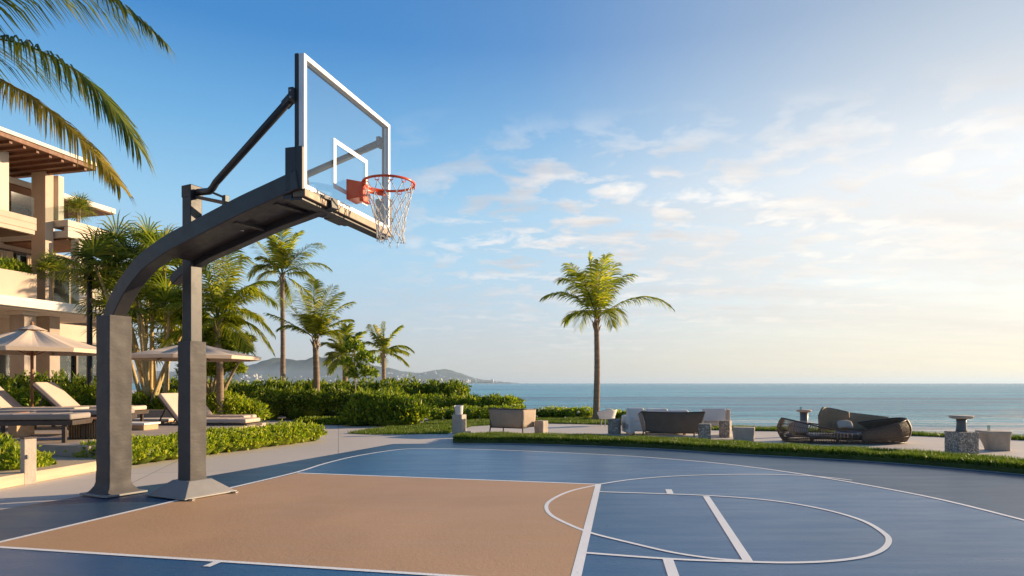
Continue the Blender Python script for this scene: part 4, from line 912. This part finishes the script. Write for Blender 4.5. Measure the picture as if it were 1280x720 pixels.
# parasols
def parasol(label, base, apex_z, rim_z, rad, rot=0):
    t = thing('parasol', label, 'parasol', base, rot, 'tan parasols over the loungers'); nseg = 8
    MB().lathe([(.30, 0), (.30, .05), (.06, .07), (.05, .25)], 20).build('base', M['frame'], t); MB().lathe([(.03, .07), (.03, apex_z-.02)], 12).build('pole', M['wood'], t)
    def cf(i, j):
        a = 2*math.pi*i; k = nseg*i; s_ = .5-.5*math.cos(2*math.pi*k); 
        seg_a = math.pi/nseg; fr_ = (k % 1)*2-1; rr_ = math.cos(seg_a)/math.cos(seg_a*fr_)
        rho = .02+(rad-.02)*j; sag = .035*rad*s_*math.sin(math.pi*min(1, j))*1.2
        return (math.cos(a)*rho*rr_, math.sin(a)*rho*rr_, rim_z+(apex_z-rim_z)*(1-j)**1.08-sag)
    c = MB().grid(cf, 64, 12, cu=True, smooth=False).build('canopy', M['canvas'], t, solid=.006)
    vl = MB()
    def vf(i, j):
        p = cf(i, 1); k = nseg*i; return (p[0]*(1-.015*j), p[1]*(1-.015*j), p[2]-.075*j)
    vl.grid(vf, 64, 2, cu=True, smooth=False).build('valance', M['canvas'], c, solid=.005)
    vt = MB(); vt.grid(lambda i, j: (math.cos(2*math.pi*i)*(.01+.26*j), math.sin(2*math.pi*i)*(.01+.26*j), apex_z+.05-.11*j*(1.0)), 16, 3, cu=True, smooth=False); vt.build('vent', M['canvas'], c, solid=.004)
    for k in range(nseg):
        a = 2*math.pi*k/nseg; d = Vector((math.cos(a), math.sin(a), 0)); rb_ = MB(); rb_.bar(d*.04+UZ*(apex_z-.05), d*(rad*.99)+UZ*(rim_z-.03), .018, .022)
        o_ = rb_.build('rib', M['wood'], t); MB().bar(d*.04+UZ*(rim_z-.12), d*rad*.5+UZ*(rim_z+(apex_z-rim_z)*.45-.03), .014, .016).build('strut', M['wood'], o_)
    MB().lathe([(.001, apex_z+.04), (.03, apex_z+.05), (.035, apex_z+.08), (.012, apex_z+.12), (.001, apex_z+.13)], 10).build('finial', M['wood'], t)
parasol('tan parasol with timber pole over the left loungers, in front of the hotel', at(40, 13.6, 0), P(0, 409, 13.6).z, P(0, 437, 13.6).z, 1.42, R(20))
parasol('tan parasol behind the mast, farther from the hotel', at(241, 15.6, 0), P(0, 428, 15.6).z, P(0, 446, 15.6).z, 1.56, R(12))

# ================================================================== TERRACE FURNITURE
# tan sling armchair
c = G(641, 543.5)+Vector((0, .34, 0)); t = thing('sling_armchair', 'tan sling lounge armchair seen from behind, left of the lone palm', 'armchair', c, R(-24))
w_, d_, h_ = .86, .78, .60
def sling(mb, pts4, bulge, nrm, nu=10, nv=6):
    a, b, c_, d = [Vector(p) for p in pts4]; nrm = Vector(nrm)
    return mb.grid(lambda i, j: tuple((a.lerp(b, i)).lerp(d.lerp(c_, i), j)+nrm*bulge*math.sin(math.pi*i)*math.sin(math.pi*j)), nu, nv)
sling(MB(), [(-w_/2+.02, -d_/2+.04, .17), (w_/2-.02, -d_/2+.04, .17), (w_/2, -d_/2-.02, h_), (-w_/2, -d_/2-.02, h_)], .03, (0, -1, 0)).build('back_sling', M['sling_tan'], t, solid=.012)
for s in (-1, 1): sling(MB(), [(s*(w_/2-.02), -d_/2+.04, .17), (s*(w_/2-.02), d_/2, .17), (s*w_/2, d_/2, h_-.03), (s*w_/2, -d_/2-.02, h_)], .015, (s, 0, 0)).build('arm_sling', M['sling_tan'], t, solid=.012)
MB().box((0, .0, .26), (w_-.10, d_-.1, .16)).build('seat_cushion', M['cushion'], t, bevel=.03, seg=3)
fr_ = MB(); fr_.tube([(-w_/2, d_/2, h_-.03), (-w_/2, -d_/2-.02, h_), (w_/2, -d_/2-.02, h_), (w_/2, d_/2, h_-.03)], .015, 8)
fr_.tube([(-w_/2+.02, d_/2, .165), (-w_/2+.02, -d_/2+.04, .165), (w_/2-.02, -d_/2+.04, .165), (w_/2-.02, d_/2, .165), (-w_/2+.02, d_/2, .165)], .014, 8); fr_.build('frame', M['frame'], t)
for sx in (-1, 1):
    for sy in (-1, 1): MB().tube([(sx*(w_/2-.02), sy*(d_/2-.03)+(.0), .60 if sy > 0 else h_), (sx*(w_/2-.02), sy*(d_/2-.02), .17), (sx*(w_/2-.0), sy*(d_/2), 0)], .016, 8).build('leg', M['frame'], t)
# stone stools
def stone_block(label, loc, rz, w, d, h, mat='limestone', name='stone_block', taper=1., group='stone blocks on the terrace'):
    mb = MB(); n = 6; vs_ = []; rr = random.Random(int(loc[0]*100)); 
    per = [(x_, -1) for x_ in np.linspace(-1, 1, n)[:-1]]+[(1, y_) for y_ in np.linspace(-1, 1, n)[:-1]]+[(-x_, 1) for x_ in np.linspace(-1, 1, n)[:-1]]+[(-1, -y_) for y_ in np.linspace(-1, 1, n)[:-1]]
    rows = 7
    for k in range(rows+1):
        z = h*k/rows; s_ = taper+(1-taper)*k/rows
        for a, b in per: j = .018*(mn.noise(Vector((a*2+loc[0], b*2, z*6)))); vs_.append((a*w/2*s_*(1+j*3), b*d/2*s_*(1+j*3), z if 0 < k < rows else z))
    m_ = len(per); mb.add(vs_, [(k*m_+i, k*m_+(i+1) % m_, (k+1)*m_+(i+1) % m_, (k+1)*m_+i) for k in range(rows) for i in range(m_)]+[tuple(rows*m_+i for i in range(m_)), tuple(reversed(range(m_)))])
    o = mb.build(name, M[mat], None, bevel=.014); o.location = loc; o.rotation_euler = (0, 0, rz); return tag(o, label, 'stone stool', group)
stone_block('upright stone plinth under the white cushion, at the left end of the terrace', G(573.5, 542)+Vector((0, .12, 0)), R(-25), .27, .24, .45)
stone_block('flat pale foot slab beside the cushion plinth', G(580, 542)+Vector((.03, .1, 0)), R(-15), .20, .26, .05, name='stone_slab')
pc = G(573.5, 542)+Vector((0, .12, .452))
cu = MB(); cu.grid(lambda i, j: (math.cos(2*math.pi*i)*(.085+.028*j-.01*math.sin(3*i*6.28)*j), math.sin(2*math.pi*i)*(.075+.02*j), .21*j+.01*math.sin(2*math.pi*i)*j), 20, 8, cu=True); cu.add([(math.cos(2*math.pi*k/20)*.108, math.sin(2*math.pi*k/20)*.09, .205) for k in range(20)], [tuple(range(20))])
o = cu.build('white_cushion', M['cushion_white'], None); o.location = pc; o.rotation_euler = (0, R(-6), R(20)); tag(o, 'white rolled cushion standing on the leftmost stone plinth', 'cushion')
stone_block('small smooth stone block right beside the tan armchair', G(677, 542.5)+Vector((0, .13, 0)), R(-35), .24, .24, .31, 'pot_stone')
stone_block('rough grey stone block at the left end of the white sofa', G(769, 543)+Vector((0, .13, 0)), R(-25), .26, .24, .36, 'granite')
stone_block('speckled grey stone block at the right front corner of the charcoal sofa', G(883.5, 553)+Vector((0, .13, 0)), R(-18), .24, .24, .37, 'granite')
stone_block('speckled stone block in front of the white armchair', G(909, 547)+Vector((0, .12, 0)), R(-30), .23, .24, .37, 'granite')
stone_block('low wide tan stone ottoman between the white armchair and the wicker daybed', G(934, 552.5)+Vector((0, .2, 0)), R(-22), .42, .34, .29, 'pot_stone', 'stone_ottoman', .94)
# tub chair
c = G(760, 533)+Vector((0, .2, 0)); t = thing('tub_chair', 'small white tub chair beside the lone palm trunk', 'chair', c, R(20))
def tub(i, j):
    a = math.pi*(.9+1.2*i)+.0; rr_ = .20+.07*j; return (math.cos(a)*rr_, math.sin(a)*rr_, .24+(.24+.02*math.sin(6*math.pi*i))*j*(.55+.45*math.sin(math.pi*i)))
MB().grid(tub, 24, 6).build('shell', M['cushion_white'], t, solid=.03); MB().lathe([(.21, .20), (.23, .24), (.22, .30), (.15, .33)], 20).build('seat', M['cushion_white'], t)
for k in range(4): a = math.pi/4+k*math.pi/2; MB().tube([(math.cos(a)*.13, math.sin(a)*.13, .22), (math.cos(a)*.18, math.sin(a)*.18, 0)], .012, 6).build('leg', M['white'], t)
# white sofa facing the sea
c = G(826, 545)+Vector((0, .55, 0)); t = thing('white_sofa', 'white cushioned sofa standing behind the charcoal sling sofa', 'sofa', c, R(4))
MB().box((0, 0, .20), (1.46, .74, .22)).build('seat', M['cushion_white'], t, bevel=.04, seg=3)
for k, (x_, w2_, h2) in enumerate(((-.55, .42, .62), (-.05, .55, .60), (.46, .50, .57))):
    MB().box((x_, -.26, h2-.16), (w2_, .16, .34), R(random.uniform(-5, 5)), R(-9)).build('back_cushion', M['cushion_white'], t, bevel=.06, seg=4)
MB().box((-.66, 0, .24), (.14, .76, .40)).build('armrest', M['cushion_white'], t, bevel=.04, seg=3); MB().box((.66, 0, .24), (.14, .76, .40)).build('armrest', M['cushion_white'], t, bevel=.04, seg=3)
for sx in (-.6, .6):
    for sy in (-.28, .28): MB().box((sx, sy, .045), (.05, .05, .09)).build('leg', M['woodl'], t)
# charcoal sling sofa
c = G(843, 549)+Vector((0, .36, 0)); t = thing('sling_sofa', 'charcoal sling sofa seen from behind with splayed back, centre of the terrace', 'sofa', c, R(-6))
w_, d_, h_ = 1.30, .72, .60
MB().grid(lambda i, j: ((-1+2*i)*(.56+.10*j**1.6), -d_/2+.06-.14*j-.07*math.sin(math.pi*i)*(1-.3*j), .12+(1-math.sin(math.pi*i))*.04*(1-j)+(h_-.13-.015*math.sin(math.pi*i))*j), 20, 10).build('back_sling', M['sling_dark'], t, solid=.015)
for s in (-1, 1): MB().grid(lambda i, j: (s*(.56+.10*j), -d_/2+.06-.14*j+i*(d_*.95+.12*j), .14+(h_-.16-.10*i)*j), 10, 8).build('arm_sling', M['sling_tan'], t, solid=.015)
MB().box((0, .02, .22), (1.06, .60, .14)).build('seat_cushion', M['cushion'], t, bevel=.03, seg=3)
fr_ = MB(); fr_.tube([(-.66, d_/2, .5), (-.665, -d_/2-.08, h_-.01)]+[((-1+2*i/8)*.66, -d_/2-.08-.07*math.sin(math.pi*i/8)*.7, h_-.01-.015*math.sin(math.pi*i/8)) for i in range(9)]+[(.665, -d_/2-.08, h_-.01), (.66, d_/2, .5)], .013, 8)
fr_.tube([(-.55, -d_/2+.06, .13), (.55, -d_/2+.06, .13), (.55, d_/2-.05, .13), (-.55, d_/2-.05, .13), (-.55, -d_/2+.06, .13)], .014, 8); fr_.build('frame', M['frame'], t)
for sx in (-1, 1):
    for sy in (-1, 1): MB().tube([(sx*.55, sy*(d_/2-.06), .14), (sx*.57, sy*(d_/2-.04), 0)], .015, 8).build('leg', M['frame'], t)
# white armchair at right of the sofas
c = G(906, 547)+Vector((.0, .75, 0)); t = thing('white_armchair', 'white timber framed armchair behind the speckled block, right of the sofas', 'armchair', c, R(-15))
MB().box((0, -.02, .28), (.50, .46, .11)).build('seat', M['cushion_white'], t, bevel=.03, seg=3); MB().box((-.02, -.25, .47), (.52, .10, .30), 0, R(-8)).build('backrest', M['cushion_white'], t, bevel=.03, seg=3)
MB().box((.30, -.03, .30), (.07, .58, .60)).build('side_panel', M['cushion'], t, bevel=.02)
MB().box((-.28, 0, .44), (.05, .5, .05)).build('armrest', M['white'], t, bevel=.008)
for sx, sy in ((-.28, -.22), (-.28, .22)): MB().box((sx, sy, .21), (.04, .04, .42)).build('leg', M['white'], t)
# pedestal tables
def pedestal(label, loc, h, r_top, r_stem, mat='bluegrey', group='round pedestal tables'):
    t = thing('pedestal_table', label, 'table', loc, 0, group); MB().lathe([(r_stem*1.15, 0), (r_stem*1.05, .03), (r_stem*.95, h*.5), (r_stem*1.05, h-.05)], 24).build('stem', M[mat], t)
    MB().lathe([(r_top*.75, h-.05), (r_top, h-.035), (r_top, h-.008), (r_top*.97, h)], 32).build('table_top', M['pot_stone'], t); return t
pedestal('round pedestal table with blue grey stem behind the wicker daybed', G(1029, 550)+Vector((0, .9, 0)), .60, .16, .085)
gc = G(1212, 568)+Vector((0, .2, 0)); o = stone_block('speckled granite cube at the right end of the terrace under a pedestal table', gc, R(3), .36, .36, .37, 'granite', 'granite_cube')
pedestal('round pedestal table with dark blue stem on the speckled granite cube', gc+Vector((0, 0, .372)), .27, .18, .075)
gl_ = MB().lathe([(.022, 0), (.025, .07), (.023, .07), (.02, .005)], 14).build('drinking_glass', M['railglass'], None); gl_.location = G(1029, 550)+Vector((-.09, .86, .602)); tag(gl_, 'tiny clear glass on the pedestal table behind the daybed', 'glass')
# tapered stone seat
c = G(1254, 564)+Vector((0, .17, 0)); t = thing('stone_pot', 'tapered tan stone seat pot at the far right of the terrace', 'stone pot', c, R(-10))
def potf(i, j):
    a = 2*math.pi*i; w2 = .165+.06*j**1.5; ca_, sa_ = math.cos(a), math.sin(a); e = 5.0; rr_ = 1/((abs(ca_)**e+abs(sa_)**e)**(1/e))
    return (ca_*rr_*w2-.04*j+.04*(1-j)*.6, sa_*rr_*w2*.9, .005+.30*j)
MB().grid(potf, 40, 8, cu=True).add([(potf(k/40, 0)[0], potf(k/40, 0)[1], .005) for k in range(40)], [tuple(reversed(range(40)))]).build('body', M['pot_stone'], t)
def lidf(i, j):
    p = potf(i, 1); k_ = 1.05 if j < .99 else .85; return (p[0]*k_, p[1]*k_, .3+.045*min(1, j*1.3))
MB().grid(lidf, 40, 5, cu=True).add([lidf(k/40, 1) for k in range(40)], [tuple(range(40))]).build('top_slab', M['pot_stone'], t)
gl_ = MB().lathe([(.02, 0), (.028, .10), (.026, .10), (.017, .006)], 14).build('drinking_glass', M['railglass'], None); gl_.location = c+Vector((-.13, 0, .347)); tag(gl_, 'tall clear glass on the tapered stone pot at far right', 'glass')

# wicker daybed: low boat of woven slats with a solid hooded end and a raised rear shell
c = G(1072, 556)+Vector((0, .58, 0)); t = thing('wicker_daybed', 'long low boat shaped wicker daybed of dark open weave on the seaward terrace', 'daybed', c, R(-5))
A_, B_ = 1.25, .58
def rimz(a):   # height of the rim round the oval, a=0 right end, pi left end, -pi/2 nearest camera
    x_ = math.cos(a); f = math.sin(a) < 0
    lo_ = .24 if f else .30
    return lo_+(.49-lo_)*abs(x_+.03)**1.05*(1 if x_ < 0 else .97)
def oval(a, k): 
    e = .62; ca_, sa_ = math.cos(a), math.sin(a); return Vector((math.copysign(abs(ca_)**.8, ca_)*A_*k, math.copysign(abs(sa_)**.8, sa_)*B_*k, 0))
def skin(a, s):   # s 0 base .. 1 rim, bellied
    k = .87+.14*math.sin(math.pi*(.12+.70*s)); p = oval(a, k); p.z = .02+(rimz(a)-.02)*s; return p
rimm = MB().tube([skin(2*math.pi*k/96, 1) for k in range(96)], .014, 8, closed=True); rimm.tube([skin(2*math.pi*k/96, 0) for k in range(96)], .016, 8, closed=True); rimm.tube([skin(2*math.pi*k/96, .30) for k in range(96)], .008, 6, closed=True); rimm.build('frame', M['frame'], t)
wv = MB()
for k in range(150):
    a = 2*math.pi*k/150
    if math.cos(a) > .02 and not (math.sin(a) > 0): pass
    wv.tube([skin(a, s/6) for s in range(7)], .0055, 4, caps=False)
for s in (.12, .5, .78): wv.tube([skin(2*math.pi*k/96, s) for k in range(96)], .004, 4, closed=True)
wv.build('weave', M['wicker'], t)
sw = MB(); sw.grid(lambda i, j: tuple(skin(-1.50+(1.50+1.2)*i, .16+.83*j)*.985+Vector((0, 0, .0))), 48, 10); sw.build('solid_weave', M['wicker'], t, solid=.014)
se = MB(); se.grid(lambda i, j: tuple(skin(-.42+.95*i, .05+.97*j)*1.012), 20, 12); se.build('end_hood', M['wickerl'], t, solid=.016)
MB().grid(lambda i, j: tuple(oval(2*math.pi*i, .02+.86*j)+UZ*.13), 48, 3, cu=True).build('platform', M['frame'], t, solid=.03)
cu = MB(); cu.lathe([(.1, .15), (.50, .15), (.53, .18), (.50, .21), (.1, .215)], 40, (.42, 0, 0), sx=1.1, sy=.80); cu.build('mattress', M['cushion_grey'], t)
rs = MB(); rs.grid(lambda i, j: (-.32+.62*i, .36+.16*math.sin(math.pi*i)+.05*j, .20+(.50-.10*i**2)*j*(1-.35*max(0, .18-i)/.18)), 16, 8); rs.build('rear_shell', M['wickerl'], t, solid=.03)
rs = MB(); rs.grid(lambda i, j: (.26+.86*i, .42+.10*math.sin(math.pi*i)+.05*j, .20+(.395-.10*i)*j), 18, 8); rs.build('rear_shell', M['wickerl'], t, solid=.03)
MB().box((-.82, .12, .27), (.30, .34, .26), 0, R(-12)).build('bolster', M['cushion_grey'], t, bevel=.05, seg=3)
for x_, y_ in ((-.75, -.42), (-.3, -.52), (.3, -.52), (.8, -.4)): MB().box((x_, y_, .07), (.05, .04, .14)).build('leg', M['frame'], t)
cz = MB().grid(lambda i, j: (-.02+.30*i, .14+.12*j, .26+.14*j+.03*math.sin(math.pi*i)), 8, 5).build('throw_cushion', M['cushion'], None, solid=.07, sub=1); cz.location = c; cz.rotation_euler = (0, 0, R(-5)); tag(cz, 'small sand coloured throw cushion leaning inside the wicker daybed', 'cushion')

# ================================================================== FAR TOWN
r = random.Random(99); n_t = 0
hs_mats = [M['white'], M['fascia'], M['stucco2']]
deps = bpy.context.evaluated_depsgraph_get()
hl = [bpy.data.objects['hills'], bpy.data.objects['headland']]
def house_mesh(i, w, d, h_):
    mb = MB(); mb.box((0, 0, h_/2-4), (w, d, h_+8)); mb.box((w*.42, d*.1, h_*.3-4), (w*.6, d*.8, h_*.6+8)); mb.box((0, 0, h_+.4), (w*.7, d*.7, .8)); return mb
protos = []
for i, (w, d, h_) in enumerate(((16, 14, 8), (22, 12, 6), (12, 12, 14), (9, 10, 20), (28, 14, 9))):
    o = house_mesh(i, w, d, h_).build('distant_building', hs_mats[i % 3]); protos.append(o)
def place(px, py, k, lab, grp):
    d = Vector(((px-640)/K, 1, (HY-py)/K)).normalized()
    for hobj in (hl[1], hl[0]):
        ok, loc, nrm, idx = hobj.ray_cast(Vector((0, 0, H)), d)
        if ok: break
    if not ok: return
    o = protos[k].copy(); COL.objects.link(o); o.location = loc-UZ*1.; o.rotation_euler = (0, 0, r.uniform(-.6, .6)); o.scale = [r.uniform(.9, 1.9)]*3
    tag(o, lab, 'building', grp)
for (x0, x1, y0, y1, n_, lab, grp) in ((300, 345, 470, 477, 26, 'tiny pale house on the far hillside between the mast and the tallest palm', 'far houses behind the parasol edge'),
        (360, 445, 471, 477, 18, 'tiny pale house low on the far hills between the tall palms', 'far houses between the palms'),
        (484, 560, 466, 477, 42, 'tiny pale building on the far hillside right of the small distant palm', 'far buildings right of the small palm'),
        (560, 648, 473, 478.3, 60, 'tiny pale building at the low tip of the headland by the sea horizon', 'far buildings at the headland tip')):
    for k in range(n_): place(r.uniform(x0, x1), y1-(y1-y0)*r.random()**1.6, r.choice([0, 0, 1, 2, 3, 4]), lab, grp)
for o in protos: bpy.data.objects.remove(o)

# ================================================================== split small repeated parts into pieces of their own
def split_loose(o):
    me = o.data; n = len(me.vertices); par = list(range(n))
    def find(a):
        while par[a] != a: par[a] = par[par[a]]; a = par[a]
        return a
    for p in me.polygons:
        vs_ = list(p.vertices); a = find(vs_[0])
        for v in vs_[1:]: par[find(v)] = a
    groups = {}
    for p in me.polygons: groups.setdefault(find(p.vertices[0]), []).append(p)
    if len(groups) < 2: return
    kids = list(o.children)
    for g in groups.values():
        idx = {}; vv = []; ff = []
        for p in g:
            f_ = []
            for v in p.vertices:
                if v not in idx: idx[v] = len(vv); vv.append(tuple(me.vertices[v].co))
                f_.append(idx[v])
            ff.append(f_)
        m2 = bpy.data.meshes.new(me.name); m2.from_pydata(vv, [], ff); m2.materials.append(me.materials[0]); m2.polygons.foreach_set('use_smooth', [q.use_smooth for q in g])
        c = o.copy(); c.data = m2; c.name = o.name.split('.')[0]; COL.objects.link(c)
    bpy.data.objects.remove(o)
for o in list(bpy.data.objects):
    if o.type == 'MESH' and o.parent and not o.children and o.name.split('.')[0] in ('cross_member', 'arm_bolts', 'anchor_lugs', 'net_hooks', 'bracket_bolts', 'clamp_bolts', 'cushion_seam', 'railing_glass', 'rafters'):
        o.name = {'arm_bolts': 'arm_bolt', 'anchor_lugs': 'anchor_lug', 'net_hooks': 'net_hook', 'bracket_bolts': 'bracket_bolt', 'clamp_bolts': 'clamp_bolt', 'rafters': 'rafter'}.get(o.name.split('.')[0], o.name.split('.')[0]); split_loose(o)

# ================================================================== sea air
hz = MB().box((0, 14000, 70), (54000, 32400, 150)).build('haze', M['white']); hz.location = (0, 0, -2.6+5)
m = bpy.data.materials.new('sea_haze'); m.use_nodes = True; t = m.node_tree; t.nodes.clear(); pv = t.nodes.new('ShaderNodeVolumePrincipled'); pv.inputs['Color'].default_value = (.60, .78, 1, 1); pv.inputs['Density'].default_value = .000075; pv.inputs['Anisotropy'].default_value = .25
ou = t.nodes.new('ShaderNodeOutputMaterial'); t.links.new(pv.outputs[0], ou.inputs['Volume']); hz.data.materials[0] = m; hz['kind'] = 'stuff'
